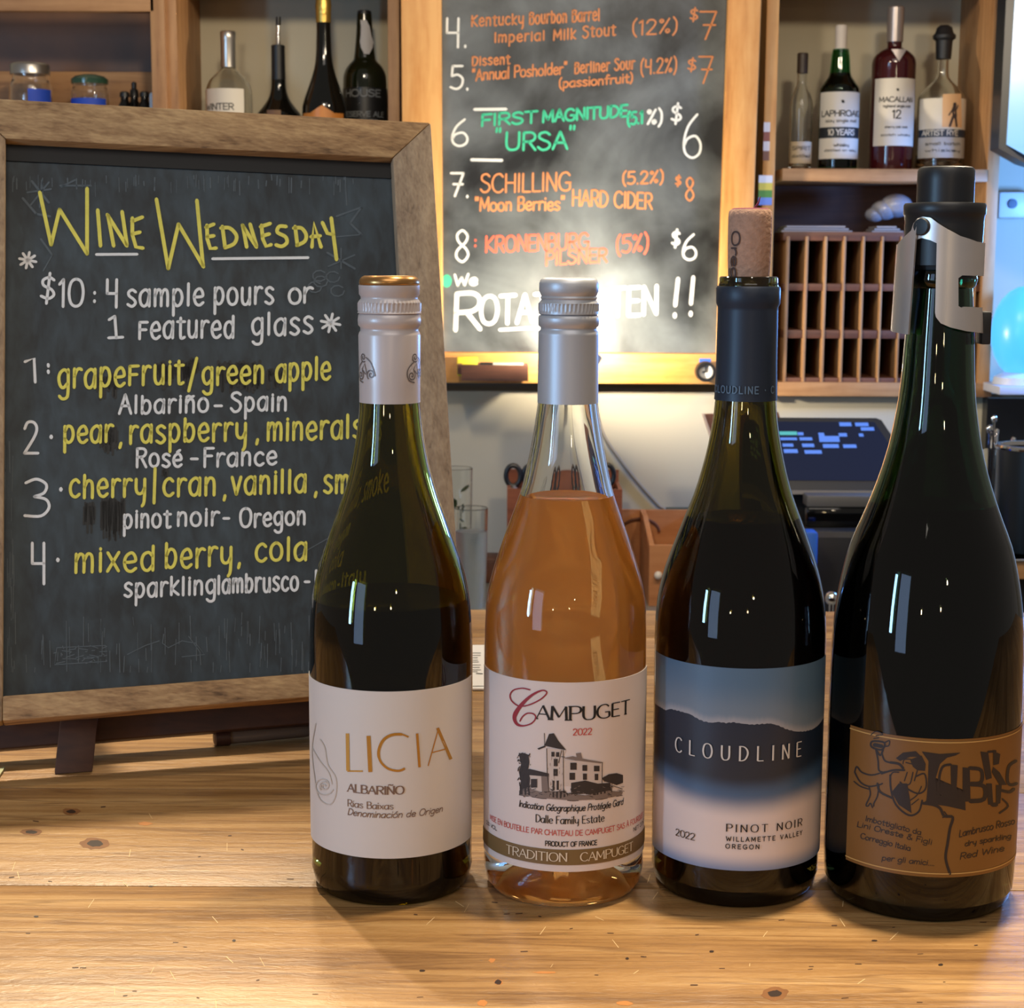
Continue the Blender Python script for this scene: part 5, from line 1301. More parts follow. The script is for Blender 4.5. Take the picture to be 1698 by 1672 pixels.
def liquor(label, xc, Y, zfoot, body, capr, lab, m_glass, m_cap, group, capname='cap', wine=None, th=.0022, extra=None):
    """a bottle: body rows from the foot up, cap rows, a list of labels"""
    X, pb_ = px_lathe(xc, Y, body); r0 = pb_[0][0]
    t = thing('liquor_bottle', label, 'bottle', (X, Y, zfoot), group)
    pr_ = [(r0 * .96, zfoot + .0003), (r0, zfoot + .006)] + smooth(pb_, 4)
    pr_ = [p for i, p in enumerate(pr_) if i < 2 or p[1] > zfoot + .008]
    MB().lathe((X, Y), shell(pr_, th, .008, .008) if m_glass.name in CLEAR else [(0, zfoot + .0003)] + pr_ + [(0, pr_[-1][1])], 48).build('glass_body', m_glass, t)
    if wine:
        zl = zaxis(X, Y, wine[0]); MB().lathe((X, Y), wine_fill(pr_, zl, th, .008, .008), 48).build('drink', wine[1], t)
    _, pc_ = px_lathe(xc, Y, capr)
    MB().lathe((X, Y), [(0, pc_[0][1])] + pc_ + [(0, pc_[-1][1])], 32).build(capname, m_cap, t)
    c = Cyl(X, Y, r0, xc)
    for (y0, y1, pa_, pb2, m_, texts, lb) in lab:
        zt_, zb2 = zaxis(X, Y, y0), zaxis(X, Y, y1)
        mb = MB(); cyl_patch(mb, c, zb2, zt_, radians(pa_), radians(pb2), .0003, n=24)
        lo = mb.build('label', m_, t, label=lb)
        if texts:
            mb = MB()
            for s_, u0, u1, yb, cp, w in texts:
                z = zaxis(X, Y, yb); h = zaxis(X, Y, yb - cp) - z
                plot(mb, layout(s_, radians(u0) * r0, radians(u1) * r0, z, z, h, up=1), w * h / cp, c.fn(.0009))
            mb.build('lettering', TXT.get(lb, M_ink), lo)
    if extra: extra(t, X, Y, c)
    return t


TXT = {}
CLEAR = {'clear_glass', 'green_bottle_glass'}
GL, GR = 'liquor bottles on the left shelf', 'whisky bottles on the right shelf'
M_dbot = mat('black_bottle_glass', S(10, 12, 10), .06, spec=.6)
M_lpaper = mat('shelf_label_paper', S(206, 198, 184), .6)
M_silcap = mat('silver_cap', S(190, 186, 180), .3, .9)
YB = YS + .09
liquor('clear bottle with a white label and a silver neck, leftmost on the left liquor shelf', 382, YB, ZL,
       [(283, 38), (240, 38), (170, 38.5), (150, 37.5), (135, 32), (124, 22), (115, 13), (108, 11.5), (70, 11.5)], [(112, 12.5), (66, 12.5), (64, 13), (54, 13), (52, 11.5)],
       [(150, 262, -75, 48, M_lpaper, (('WINTER', -60, 20, 185, 10, 1.6), ('reserve', -50, 15, 200, 6, 1)), 'white label')], M_clear, M_silcap, GL)
def spout(t, X, Y, c):
    z0 = zaxis(X, Y, 76); z1 = zaxis(X, Y, 30)
    MB().tube([(X, Y, z0), (X, Y, z0 + .02), (X + .001, Y, z1)], [.0042, .0036, .0026], 14).build('pour_spout', M_chrome, t, label='chrome pour spout')
    MB().tube([(X + .001, Y, zaxis(X, Y, 42)), (X + .0012, Y, zaxis(X, Y, 28))], [.0045, .004], 12).build('spout_cap', M_black, t)
liquor('squat black bottle with a thin metal pour spout', 464, YB, ZL, [(283, 42), (230, 42), (205, 41), (190, 36), (178, 27), (165, 18), (150, 13), (130, 11.5), (80, 11)], [(160, 11.8), (80, 11.2), (76, 11.4), (75, 10)],
       [(186, 205, -20, 12, mat('small_tan_seal', S(96, 64, 32), .5), (), 'small tan seal')], M_dbot, M_black, GL, 'neck_sleeve', extra=spout)
liquor('tall black bottle with gold neck foil and an orange gold label', 539, YB - .035, ZL, [(283, 37), (230, 37), (185, 36.5), (170, 34.5), (150, 28), (125, 19.5), (100, 14), (60, 12), (36, 11.5)], [(38, 12.5), (20, 13), (10, 13.6), (6, 13), (-10, 12), (-40, 12.5), (-44, 10)],
       [(190, 262, -62, 62, mat('orange_gold_label', S(190, 120, 52), .4), (), 'orange gold label')], M_dbot, mat('gold_foil_neck', S(206, 172, 88), .3, .8, bump=.4, nscale=200), GL, 'gold_foil',
       extra=lambda t, X, Y, c: MB().patch([(u * .001, zaxis(X, Y, 191) + (.0135 - abs(u) * .0006)) for u in (-22, -10, 0, 10, 22)] + [(.022, zaxis(X, Y, 192)), (-.022, zaxis(X, Y, 192))], c.fn(.0006), 0, .004).build('label_point', _M['orange_gold_label'], t))
M_wprint = mat('grey_white_print', S(112, 116, 118), .5)
TXT['black label'] = M_wprint
def drip(t, X, Y, c):
    mb = MB()
    zt_, zb2 = zaxis(X, Y, 36), zaxis(X, Y, 94)
    pts = [(0, 36, 5), (3, 46, 7), (4, 60, 8.5), (5, 72, 11), (5, 82, 9), (5, 92, 4)]
    L = [(dx - w, y) for dx, y, w in pts]; Rr = [(dx + w, y) for dx, y, w in reversed(pts)]
    k_ = .00106
    MB().patch([(x * k_, zaxis(X, Y, y)) for x, y in L + Rr], lambda u, z: Vector((X + u, Y - sqrt(max(1e-6, .0215 ** 2 - u * u)), z)), 0, .004).build('neck_label', mat('torn_grey_label', S(182, 176, 170), .6), t, label='torn pale neck label')
liquor('stout dark green bottle with a torn pale neck label, rightmost on the left shelf', 606, YB + .045, ZL, [(283, 36), (200, 36), (140, 36), (122, 34), (110, 28), (101, 20), (94, 17.5), (60, 14), (40, 13), (24, 12)], [(42, 12.5), (24, 12), (19, 11.5), (17.5, 9)],
       [(148, 215, -88, 88, mat('black_label', S(20, 21, 22), .4), (('HOUSE', -52, 48, 163, 11, 2), ('RESERVE ALE', -62, 60, 196, 8, 1.5), ('BREWED', -40, 42, 206, 5, 1.2)), 'black label')], mat('dark_green_bottle_glass', S(22, 26, 12), .06, spec=.6), M_black, GL, extra=drip)

# jars on the far left shelf
def jar(label, xc, Y, zf, body, lidrows, m_lid, tape, group):
    X, pb_ = px_lathe(xc, Y, body)
    t = thing('glass_jar', label, 'jar', (X, Y, zf), group)
    pr_ = [(pb_[0][0] * .95, zf + .0003), (pb_[0][0], zf + .005)] + [p for p in smooth(pb_, 3) if p[1] > zf + .006]
    MB().lathe((X, Y), shell(pr_, .0025, .006, .004), 40).build('glass_body', M_clear, t)
    _, pl2 = px_lathe(xc, Y, lidrows)
    MB().lathe((X, Y), [(0, pl2[0][1])] + pl2 + [(0, pl2[-1][1])], 40).build('lid', m_lid, t)
    c = Cyl(X, Y, pb_[0][0], xc)
    mb = MB(); cyl_patch(mb, c, zaxis(X, Y, tape[1]), zaxis(X, Y, tape[0]), radians(tape[2]), radians(tape[3]), .0003, n=24)
    mb.build('tape_strip', mat('blue_tape', S(34, 74, 190), .6), t, label='blue tape strip')
    return t
jar('glass jar with a steel lid and blue tape, leftmost on the upper left shelf', 53, YS + .07, ZJ, [(212, 35), (180, 35), (150, 35), (140, 33), (134, 30), (124, 30)], [(124, 32.5), (110, 32.5), (107, 31), (105.5, 28)], M_silcap, (150, 185, 8, 80), 'glass jars on the upper left shelf')
jar('lower glass jar with a green glass lid and wide blue tape', 151, YS + .07, ZJ, [(212, 31), (180, 31), (158, 31), (150, 30), (146, 28), (140, 28)], [(140, 30), (132, 30.5), (127, 24), (124, 12)], mat('green_glass_lid', S(70, 110, 90), .1, trans=.5), (165, 190, -66, 66), 'glass jars on the upper left shelf')
GD = 'dark dropper bottles on the upper left shelf'
for i, (xc, Y, hw, yt, lb) in enumerate(((208, YS + .06, 11, 152, 'black bitters bottle, left one beside the blue taped jar'), (224, YS + .09, 11, 140, 'black dropper bottle with a raised bulb, between two bitters bottles'), (241, YS + .06, 11, 152, 'black bitters bottle, right one beside the white tube'))):
    X, pb_ = px_lathe(xc, Y, [(212, hw), (176, hw), (168, hw * .6), (160, hw * .55)])
    t = thing('bitters_bottle', lb, 'bottle', (X, Y, ZJ), GD)
    MB().lathe((X, Y), [(0, ZJ + .0003), (pb_[0][0], ZJ + .0003)] + pb_[1:] + [(0, pb_[-1][1])], 28).build('glass_body', M_blackg, t)
    _, pc_ = px_lathe(xc, Y, [(161, hw * .75), (yt + 2, hw * .7), (yt, hw * .5)] if i != 1 else [(161, hw * .7), (150, hw * .6), (147, hw * .35), (138, hw * .4), (136, hw * .2)])
    MB().lathe((X, Y), [(0, pc_[0][1])] + pc_ + [(0, pc_[-1][1])], 24).build('dropper_cap', M_black, t)
X, pb_ = px_lathe(254, YS + .04, [(212, 5), (158, 5), (154, 3)])
tag(MB().lathe((X, YS + .04), [(0, ZJ + .0003), (pb_[0][0], ZJ + .0003)] + pb_[1:] + [(0, pb_[-1][1])], 20).build('white_tube', mat('pale_blue_white_plastic', S(190, 206, 224), .4)), 'slim white tube at the right end of the upper left shelf', 'tube')

# whisky on the right shelf
liquor('slim clear bottle with a dark cap, beside the orange post', 1326, YB, ZR, [(274, 19), (200, 19), (175, 19), (160, 16), (146, 11), (138, 8.5), (120, 8.5), (100, 8.5)], [(122, 9), (96, 9), (90, 9.2), (88, 8)],
       [(236, 272, -70, 72, mat('tan_label', S(176, 160, 136), .6), (('SPIRIT', -50, 45, 250, 6, 1), ('distilled', -50, 45, 262, 5, .8)), 'tan label')], M_clear, mat('dark_brown_cap', S(52, 40, 32), .5), GR)
M_greeng = mat('green_bottle_glass', (.03, .34, .10, 1), .03, trans=1.0, ior=1.5)
TXT['black band'] = M_lpaper
liquor('green bottle with a white and black label and white cap', 1388, YB, ZR, [(277, 32.5), (200, 32.5), (155, 32.5), (145, 31), (136, 25), (126, 18.5), (115, 16.5), (95, 15), (82, 13)], [(84, 12), (78, 9.5), (45, 10), (42, 8.5)],
       [(155, 213, -78, 78, M_lpaper, (('LAPHROAIG', -66, 66, 195, 9, 1.7), ('islay single malt', -50, 50, 205, 5, .8), ('•', -7, 7, 178, 14, 5)), 'white label'), (213, 231, -78, 78, mat('black_label_band', S(28, 32, 34), .5), (('10 YEARS', -40, 40, 226, 9, 1.7),), 'black band'), (231, 265, -78, 78, M_lpaper, (('whisky', -22, 22, 245, 5, 1), ('distilled on islay', -50, 50, 253, 4, .7)), 'lower white label')], M_greeng, mat('white_cap', S(206, 196, 186), .5), GR, wine=(122, swine('dark_green_whisky', (.10, .12, .04, 1), S(10, 26, 18), .3)))
M_redb = mat('dark_red_bottle_glass', S(58, 16, 20), .08, spec=.6)
def vee(t, X, Y, c):
    z0, z1 = zaxis(X, Y, 86), zaxis(X, Y, 106)
    MB().patch([(-.013, z0), (.013, z0), (0, z1)], c.fn(.0008), 0, .003).build('neck_tag', mat('silver_tag', S(170, 160, 158), .4, .5), t, label='silver triangle tag')
liquor('dark red bottle with a tall white label and silver cap on the whisky shelf', 1476, YB, ZR, [(278, 35.5), (200, 36), (120, 36), (105, 36), (95, 33), (86, 24), (81, 15), (78, 12), (68, 12)], [(70, 13.5), (20, 14), (13, 14), (10.5, 11)],
       [(133, 244, -66, 66, M_lpaper, (('MACALLAN', -48, 48, 172, 8, 1.4), ('highland single malt', -36, 40, 181, 4, .8), ('12', -11, 11, 199, 13, 2), ('sherry oak cask', -30, 32, 215, 4, .7), ('scotch whisky', -40, 42, 228, 4, .7), ('•', -5, 5, 158, 12, 4)), 'tall white label')], M_redb, mat('brushed_silver_cap', S(170, 160, 156), .35, .6), GR, extra=vee)
def figure(t, X, Y, c):
    mb = MB(); k_ = c.r / 38
    f_ = lambda x, y: c.fn(.0009)((x - 1556) * k_, zaxis(X, Y, y))
    MB().patch([(1548, 160), (1580, 158), (1586, 214), (1549, 214)], lambda x, y: c.fn(.0006)((x - 1556) * k_, zaxis(X, Y, y)), 0, 5).build('label_panel', mat('peach_panel', S(214, 170, 124), .6), t, label='peach panel')
    for pts, w in (([(1568, 176), (1568, 181)], 6), ([(1567, 184), (1569, 196)], 8), ([(1566, 196), (1561, 212)], 4), ([(1570, 196), (1573, 212)], 4), ([(1564, 186), (1559, 194)], 2.4), ([(1571, 185), (1574, 178)], 2.4)): mb.ribbon(pts, w, f_)
    mb.build('emblem', mat('dark_figure_print', S(58, 46, 46), .6), t, label='small dark standing figure print')
liquor('clear bottle with a black stopper and a small figure on its label', 1557, YB, ZR, [(277, 39), (220, 39), (170, 39), (158, 36), (145, 25), (132, 13), (122, 9.5), (100, 9)], [(98, 12.5), (68, 14), (64, 18.5), (59, 19), (55, 15), (46, 12.5), (42, 7)],
       [(166, 217, -76, 84, M_lpaper, (), 'white label'), (217, 230, -76, 84, mat('navy_label_band', S(38, 48, 62), .5), (('ARTIST RYE', -60, 30, 227, 8, 1.5),), 'black band'), (230, 264, -76, 80, mat('grey_label', S(172, 168, 164), .6), (('small batch', -50, 40, 243, 5, .9), ('whiskey', -50, 40, 254, 5, .9)), 'grey lower label')], M_clear, mat('black_rubber_cap', S(22, 24, 28), .5), GR, extra=figure)

# ---- menu board
tl_, tr_ = radians(4.5), 0
mo = at(735, 583, 2.885); mx = at(1187, 585, 2.885)
MA = Vector((1, 0, 0)); MBv = Vector((0, -sin(tl_), cos(tl_)))
mp_ = Plane(mo, MA, MBv); MW = mx.x - mo.x; MH = 0.86
mn = thing('menu_board', 'large pine framed beer menu chalkboard on the back wall, lit from below', 'chalkboard', (mo.x + MW / 2, mo.y, mo.z - .06))
W_ = lambda u0, v0, u1, v1, w0, w1: [mp_.pt(u, v, w) for w in (w0, w1) for u, v in ((u0, v0), (u1, v0), (u1, v1), (u0, v1))]
ms = MB().hexa(W_(-.005, -.005, MW + .005, MH, -.006, 0)).build('slate', slate_mat('smeared_hazed_slate', S(21, 24, 26), S(150, 158, 160), 2.4, .62, .40, False, .42, .72), mn, label='black menu slate with chalk smears and painted haze')  # smears lightened to put the lamp's glare haze into the slate colour
fw2 = at(662, 583, 2.88).x; fl_ = mo.x - fw2; fr_ = at(1246, 585, 2.88).x - mx.x
MB().hexa(W_(-.066, -.052, 0, MH, -.02, .014), bev=.002).build('side_stile', M_pine, mn)
MB().hexa(W_(MW, -.052, MW + .054, MH, -.02, .014), bev=.002).build('side_stile', M_pine, mn)
MB().hexa(W_(0, -.052, MW, 0, -.02, .014), bev=.002).build('bottom_rail', M_pineX, mn)
fm = mp_.px(.0006)
w2 = lambda x, y: (640 + x / 2.533, y / 2.533)
mw_, mo_, mg_, mr_ = mat('menu_white_chalk', S(226, 226, 216), .8, noise=.1, nscale=60), mat('menu_orange_chalk', S(206, 130, 78), .8, noise=.2, nscale=60), mat('menu_green_chalk', S(60, 186, 140), .8, noise=.15, nscale=60), mat('menu_red_chalk', S(224, 92, 66), .8, noise=.15, nscale=60)
mgr = mat('menu_grey_chalk', S(150, 152, 148), .8, noise=.2, nscale=60)
random.seed(5)
mb = MB()
words(mb, (('Kentucky', 782, 868, 44, 40, 20), ('Bourbon Barrel', 878, 994, 40, 34, 22), ('Imperial', 820, 903, 70, 67, 18), ('Milk Stout', 918, 1020, 67, 58, 20), ('(12%)', 1048, 1123, 58, 54, 24), ('$', 1144, 1157, 34, 34, 20), ('7', 1160, 1187, 65, 65, 46), ('Dissent', 783, 845, 109, 106, 17), ('"Annual Posholder"', 783, 940, 134, 122, 19), ('Berliner Sour', 953, 1052, 122, 114, 20), ('(4.2%)', 1062, 1122, 124, 119, 24), ('(passionfruit)', 927, 1049, 146, 136, 15), ('$', 1140, 1154, 117, 117, 20), ('7', 1158, 1181, 138, 138, 44)), 2.8, fm)
words(mb, (('SCHILLING', 797, 946, 319, 316, 30), ('(5.2%)', 1032, 1100, 306, 303, 20), ('$', 1120, 1129, 308, 308, 16), ('8', 1136, 1151, 332, 332, 38), ('"Moon Berries"', 788, 936, 350, 348, 22), ('HARD CIDER', 949, 1081, 340, 347, 26)), 3.2, fm)
mb.build('lettering', mo_, ms, label='orange chalk beer names and prices')
mb = MB()
words(mb, (('4.', 739, 775, 78, 78, 48), ('5.', 747, 778, 148, 148, 38), ('6', 748, 776, 242, 242, 44), ('7.', 747, 778, 326, 326, 38), ('8', 754, 778, 434, 434, 52), ('%)', 1073, 1098, 206, 206, 24), ('$', 1113, 1130, 203, 203, 30), ('6', 1132, 1163, 263, 263, 72), ('$', 1114, 1127, 408, 408, 26), ('6', 1131, 1155, 430, 430, 42), ('We', 754, 791, 474, 472, 18)), 4.0, fm)
for sgm in (((787, 181.5), (839, 181)), ((782, 265), (832, 266)), ((829, 547), (895, 543))): mb.ribbon(sgm, 5, fm)
words(mb, (('OTATE OFTEN', 797, 1090, 539, 521, 46), ('!!', 1113, 1155, 526, 522, 62)), 6.5, fm)
words(mb, (('R', 752, 796, 547, 545, 60),), 7.5, fm)
mb.build('lettering', mw_, ms, label='white chalk numbers and the line ROTATE OFTEN')
mb = MB()
words(mb, (('FIRST', 798, 890, 209, 203, 19), ('MAGNITUDE', 900, 1040, 203, 193, 19), ('(5.1', 1040, 1066, 207, 204, 20), ('"', 822, 831, 240, 240, 26), ('URSA', 838, 940, 249, 247, 29), ('"', 944, 954, 236, 236, 26)), 4.2, fm)
mb.patch([(741 + 8 * cos(i * .5), 466 + 11 * sin(i * .5)) for i in range(13)], fm)
mb.build('lettering', mg_, ms, label='green chalk beer name')
mb = MB()
words(mb, (('KRONENBURG', 805, 976, 418, 413, 26), ('PILSNER', 905, 1006, 440, 434, 22), ('(5%)', 1022, 1075, 420, 416, 28), (':', 786, 791, 410, 410, 20)), 3.6, fm)
mb.build('lettering', mr_, ms, label='red chalk beer name')

# tray with markers, clock, blue tape tab
p0_ = at(765, 632, 2.80); p1_ = at(876, 606, 2.80)
ztray = p0_.z
et = thing('chalk_tray', 'small dark brown wooden tray on the lower rail of the menu board', 'tray', ((p0_.x + p1_.x) / 2, 2.82, ztray))
mb = MB().box((p0_.x, 2.80, ztray), (p1_.x, 2.866, ztray + .005)).box((p0_.x, 2.80, ztray + .005), (p1_.x, 2.806, p1_.z)).box((p0_.x, 2.86, ztray + .005), (p1_.x, 2.866, p1_.z))
mb.build('tray_body', M_darkw, et)
MB().box((p0_.x - .007, 2.812, ztray + .010), (p0_.x, 2.86, p1_.z)).build('tray_end', M_darkw, et)
zy = ztray + .005
def mk(label, x0, y0, x1, Yc, ms_, zc, r):
    a, b_ = at(x0, y0, Yc), at(x1, y0, Yc)
    t = thing('chalk_marker', label, 'marker', (a.x, Yc, zc - r), 'markers in the chalk tray')
    L = b_.x - a.x; z = zc
    MB().tube([(a.x, Yc, z), (a.x + L * .3, Yc, z)], r * 1.05, 16).build('cap', ms_[0], t)
    MB().tube([(a.x + L * .3, Yc, z), (b_.x, Yc, z)], r, 16).build('barrel', ms_[1], t)
rr_ = .0068
mk('black capped grey marker lying in the chalk tray', 796, 604, 868, 2.824, (M_black, mat('grey_barrel', S(190, 186, 176), .4)), zy + rr_ * 2.6, rr_)
mk('grey marker under the black capped one in the chalk tray', 780, 604, 860, 2.836, (mat('grey_cap', S(120, 120, 120), .4), _M['grey_barrel']), zy + rr_ * 1.08, rr_)
a, b_ = at(758, 604, 2.846), at(792, 592, 2.846)
tag(MB().box((a.x, 2.842, zy + .0002), (b_.x, 2.858, b_.z), bev=.002).build('yellow_eraser', mat('yellow_foam', S(226, 206, 50), .7)), 'yellow block standing in the left end of the chalk tray', 'eraser')

cx = at(1171, 617, 2.84)
ck_ = thing('wall_clock', 'tiny round clock with a black rim at the lower right corner of the menu board', 'clock', (cx.x, 2.85, cx.z))
mt = Matrix.Translation(cx + Vector((0, 0.01, 0))) @ Matrix.Rotation(radians(90), 4, 'X')
rc = 17 * 2.84 / FPX
MB().lathe((0, 0), [(rc * .66, .004), (rc * .7, .010), (rc * .95, .010), (rc, .006), (rc, -.012), (0, -.012)], 40, mtx=mt).build('rim', M_black, ck_)
MB().lathe((0, 0), [(rc * .7, .003), (0, .003)], 40, mtx=mt).build('dial', M_white, ck_, label='white dial')
MB().box((cx.x - .001, cx.y + .0045, cx.z), (cx.x + .001, cx.y + .006, cx.z + rc * .5)).build('hand', M_black, ck_)
MB().box((cx.x - .006, cx.y + .0045, cx.z - .001), (cx.x, cx.y + .006, cx.z + .001)).build('hand', M_black, ck_)
a, b_ = mp_.px(.0142)(1158, 604), mp_.px(.0142)(1177, 593)
o = MB().box((a.x, a.y - .0010, a.z), (b_.x, a.y - .0002, b_.z)).build('tape_tab', mat('blue_tab', S(52, 100, 200), .6)); tag(o, 'blue tape tab stuck above the tiny round clock', 'tape')

# picture light clamped on the rail, behind the silver cap
lp = at(940, 616, 2.69)
lm = thing('clip_lamp', 'small pale lamp clipped under the menu board, behind the silver capped bottle', 'lamp', (lp.x, 2.80, lp.z - .05))
MB().tube([(lp.x, 2.855, lp.z - .02), (lp.x, 2.79, lp.z - .045), (lp.x, 2.72, lp.z - .045), (lp.x + .004, 2.688, lp.z - .022)], .005, 12).build('arm', M_black, lm)
MB().box((lp.x - .012, 2.842, lp.z - .05), (lp.x + .012, 2.868, lp.z - .012), bev=.002).build('clip', M_black, lm)
ax_ = Vector((0.25, .35, .9)).normalized(); mt = Matrix.Translation(lp + Vector((0.006, .0, -.022))) @ ax_.to_track_quat('Z', 'Y').to_matrix().to_4x4()
MB().lathe((0, 0), [(.010, 0), (.030, .03), (.038, .055), (.0365, .055), (.0285, .0305), (.008, .002)], 36, mtx=mt, closed=True).build('lamp_shade', mat('pale_shade', S(214, 204, 186), .6), lm)
bl = lp + Vector((0.006, 0, -.022)) + ax_ * .034
MB().ball(bl, .012, seg=16).build('bulb', mat('lit_bulb', S(255, 236, 200), .4, emit=(1, .86, .62, 1), estr=30), lm)
light('clip_lamp_bulb_light', 'POINT', lp + Vector((0.006, 0, -.022)) + ax_ * .058, 10.5, (1.0, .87, .68), .012)

# cable hanging on the wall
pts = smooth([tuple(at(x, y, YL - .006)[i] for i in (0, 2)) for x, y in ((985, 640), (992, 690), (1003, 725), (1030, 765), (1062, 805), (1092, 838), (1104, 850), (1106, 905))], 6)
tag(MB().tube([(p[0], YL - .006, p[1]) for p in pts], .0028, 8).build('power_cable', mat('grey_cable', S(150, 140, 122), .6)), 'thin grey cable hanging down the beige wall', 'cable')

# ================================================================== things on the back counter
# organiser caddy behind the rose bottle
YC = 2.75
a, b_ = at(840, 1000, YC), at(1032, 812, YC)
cdx = thing('utensil_caddy', 'reddish brown open caddy standing behind the rosé bottle', 'caddy', ((a.x + b_.x) / 2, YC, ZC))
MB().box((a.x, YC, ZC + .0003), (b_.x, YC + .006, b_.z)).box((a.x, YC + .10, ZC + .0003), (b_.x, YC + .106, b_.z + .02)).box((a.x, YC + .006, ZC + .0003), (a.x + .006, YC + .10, b_.z)).box((b_.x - .006, YC + .006, ZC + .0003), (b_.x, YC + .10, b_.z)).box((a.x + .006, YC + .006, ZC + .0003), (b_.x - .006, YC + .10, ZC + .008)).build('caddy_body', wood('reddish_brown_wood', S(92, 46, 26), S(128, 68, 40), S(150, 86, 54), 'X', 1, .5, 8, .05), cdx)
def ring(cx, cy, rx, ry, Y, n=24):
    return [at(cx + rx * cos(2 * pi * i / n), cy + ry * sin(2 * pi * i / n), Y) for i in range(n + 1)]
def scissors(label, cx1, cy1, cx2, cy2, rx, ry, tipx):
    Yc = YC + .05; p = at((cx1 + cx2) / 2, 840, Yc)
    t = thing('scissors', label, 'scissors', (p.x, Yc, ZC + .01), 'scissors in the caddy')
    for i, (cx, cy) in enumerate(((cx1, cy1), (cx2, cy2))):
        MB().tube(ring(cx, cy, rx, ry, Yc + .004 * i), .0042, 8, cap=False).build('handle', M_black, t)
        s_ = at(cx, cy + ry, Yc + .004 * i); e_ = at(tipx, 860, Yc + .004 * i)
        MB().tube([s_, (s_ + e_) / 2, e_, Vector((e_.x, e_.y, ZC + .012))], [.006, .005, .004, .001], 8).build('blade', M_steel, t)
scissors('black handled scissors at the left end of the brown caddy', 851, 789, 880, 789, 12, 17, 864)
scissors('black handled scissors at the right end of the brown caddy', 1007, 788, 982, 788, 11, 17, 996)
# wooden tray box
YT = 2.62
a, b_ = at(1044, 1003, YT), at(1160, 905, YT); zb1 = at(1070, 843, YT + .22).z
tb = thing('wooden_tray', 'open light brown wooden box with a white knob, beside the caddy', 'box', ((a.x + b_.x) / 2, YT, ZC))
M_ply = wood('light_ply', S(140, 84, 46), S(170, 108, 62), S(190, 128, 80), 'X', 1, .55, 6, .03)
fz = b_.z
MB().box((a.x + .03, YT, ZC + .0003), (b_.x + .02, YT + .008, fz)).build('front_panel', M_ply, tb)
MB().box((a.x - .01, YT + .20, ZC + .0003), (b_.x + .02, YT + .208, zb1)).build('back_panel', M_ply, tb)
for x in (a.x + .03, b_.x + .012):
    pl = [Vector((x, YT + .008, ZC + .0003)), Vector((x, YT + .20, ZC + .0003)), Vector((x, YT + .20, zb1)), Vector((x, YT + .14, zb1 - .002)), Vector((x, YT + .008, fz))]
    MB().prism(pl, (.008, 0, 0)).build('side_panel', M_ply, tb)
MB().box((a.x + .038, YT + .008, ZC + .0003), (b_.x + .012, YT + .2, ZC + .006)).build('base_panel', M_ply, tb)
kp = at(1091, 953, YT)
MB().ball(kp + Vector((0, -.006, 0)), .0065).build('knob', mat('white_knob', S(226, 214, 200), .3), tb, label='white knob')
cp_ = at(1062, 873, YT + .19)
mb = MB(); pts = [(cp_.x + .032 * cos(pi * i / 14), YT + .197, cp_.z - .01 + .022 * sin(pi * i / 14)) for i in range(15)]
mb.tube(pts, .0022, 8); mb.build('handle_slot', mat('dark_slot', S(96, 54, 30), .7), tb, label='dark curved hand hold')
o = MB().box((at(1104, 872, 2.9).x, 2.88, ZC + .0003), (at(1175, 842, 2.9).x, 2.905, at(1104, 842, 2.9).z)).build('green_folder', mat('dark_green_card', S(48, 62, 52), .6)); tag(o, 'dark green folder standing behind the wooden box', 'folder')
# menu cover leaning beside the dark bottle
a, b_ = at(1170, 688, 2.74), at(1181, 722, 2.74)
mcx = thing('menu_holder', 'brown menu cover with a pale edge leaning left of the navy capped bottle', 'menu', (a.x + .04, 2.74, ZC))
tp0 = at(1168, 687, 2.74); bt0 = at(1206, 860, 2.74); bt0.z = ZC + .0003
bt0.x = tp0.x + (at(1182, 727, 2.74).x - tp0.x) * (tp0.z - ZC) / (tp0.z - at(1182, 727, 2.74).z)
mb = MB().prism([tp0, tp0 + Vector((.12, 0, .004)), bt0 + Vector((.12, 0, 0)), bt0], (0, .008, 0)); mb.build('cover', mat('brown_leather', S(120, 78, 58), .5), mcx)
mb = MB().prism([tp0 + Vector((-.004, -.001, 0)), tp0 + Vector((0, -.001, 0)), bt0 + Vector((0, -.001, 0)), bt0 + Vector((-.004, -.001, 0))], (0, .010, 0)); mb.build('edge_strip', mat('pale_edge', S(214, 190, 170), .5), mcx, label='pale edge strip')

# drinking glasses at left
def tumbler(label, xc, Y, ytop, ybot, hw, fill, m_fill, zf, group):
    X, pb_ = px_lathe(xc, Y, [(ybot, hw * .86), (ytop, hw)])
    t = thing('drinking_glass', label, 'glass', (X, Y, zf), group)
    (r0, z0), (r1, z1) = pb_; z0 = zf + .0003; th = .0018
    MB().lathe((X, Y), [(0, z0), (r0 * .96, z0), (r0, z0 + .002), (r1, z1 - .001), (r1 - th / 2, z1), (r1 - th, z1 - .001), (r0 - th, z0 + .010), (0, z0 + .010)], 48).build('glass_body', M_clear, t)
    if fill:
        zl = zaxis(X, Y, fill); rl = r0 + (r1 - r0) * (zl - z0) / (z1 - z0) - th + .0001
        MB().lathe((X, Y), [(0, z0 + .0099), (r0 - th + .0001, z0 + .0099), (rl, zl), (0, zl)], 48).build('drink', m_fill, t)
    return t, X, Y
M_water = mat('icy_water', (.86, .90, .92, 1), .35, trans=.85, ior=1.33, noise=.1, nscale=90)
tumbler('tall clear water glass on the back counter, between the two left bottles', 781, 2.56, 842, 1000, 28, 880, M_water, ZC, 'water glasses on the back counter')
t, X, Y = tumbler('clear glass with green leaves behind the water glass', 756, 2.74, 776, 985, 28, None, None, ZC, 'water glasses on the back counter')
mb = MB(); random.seed(2)
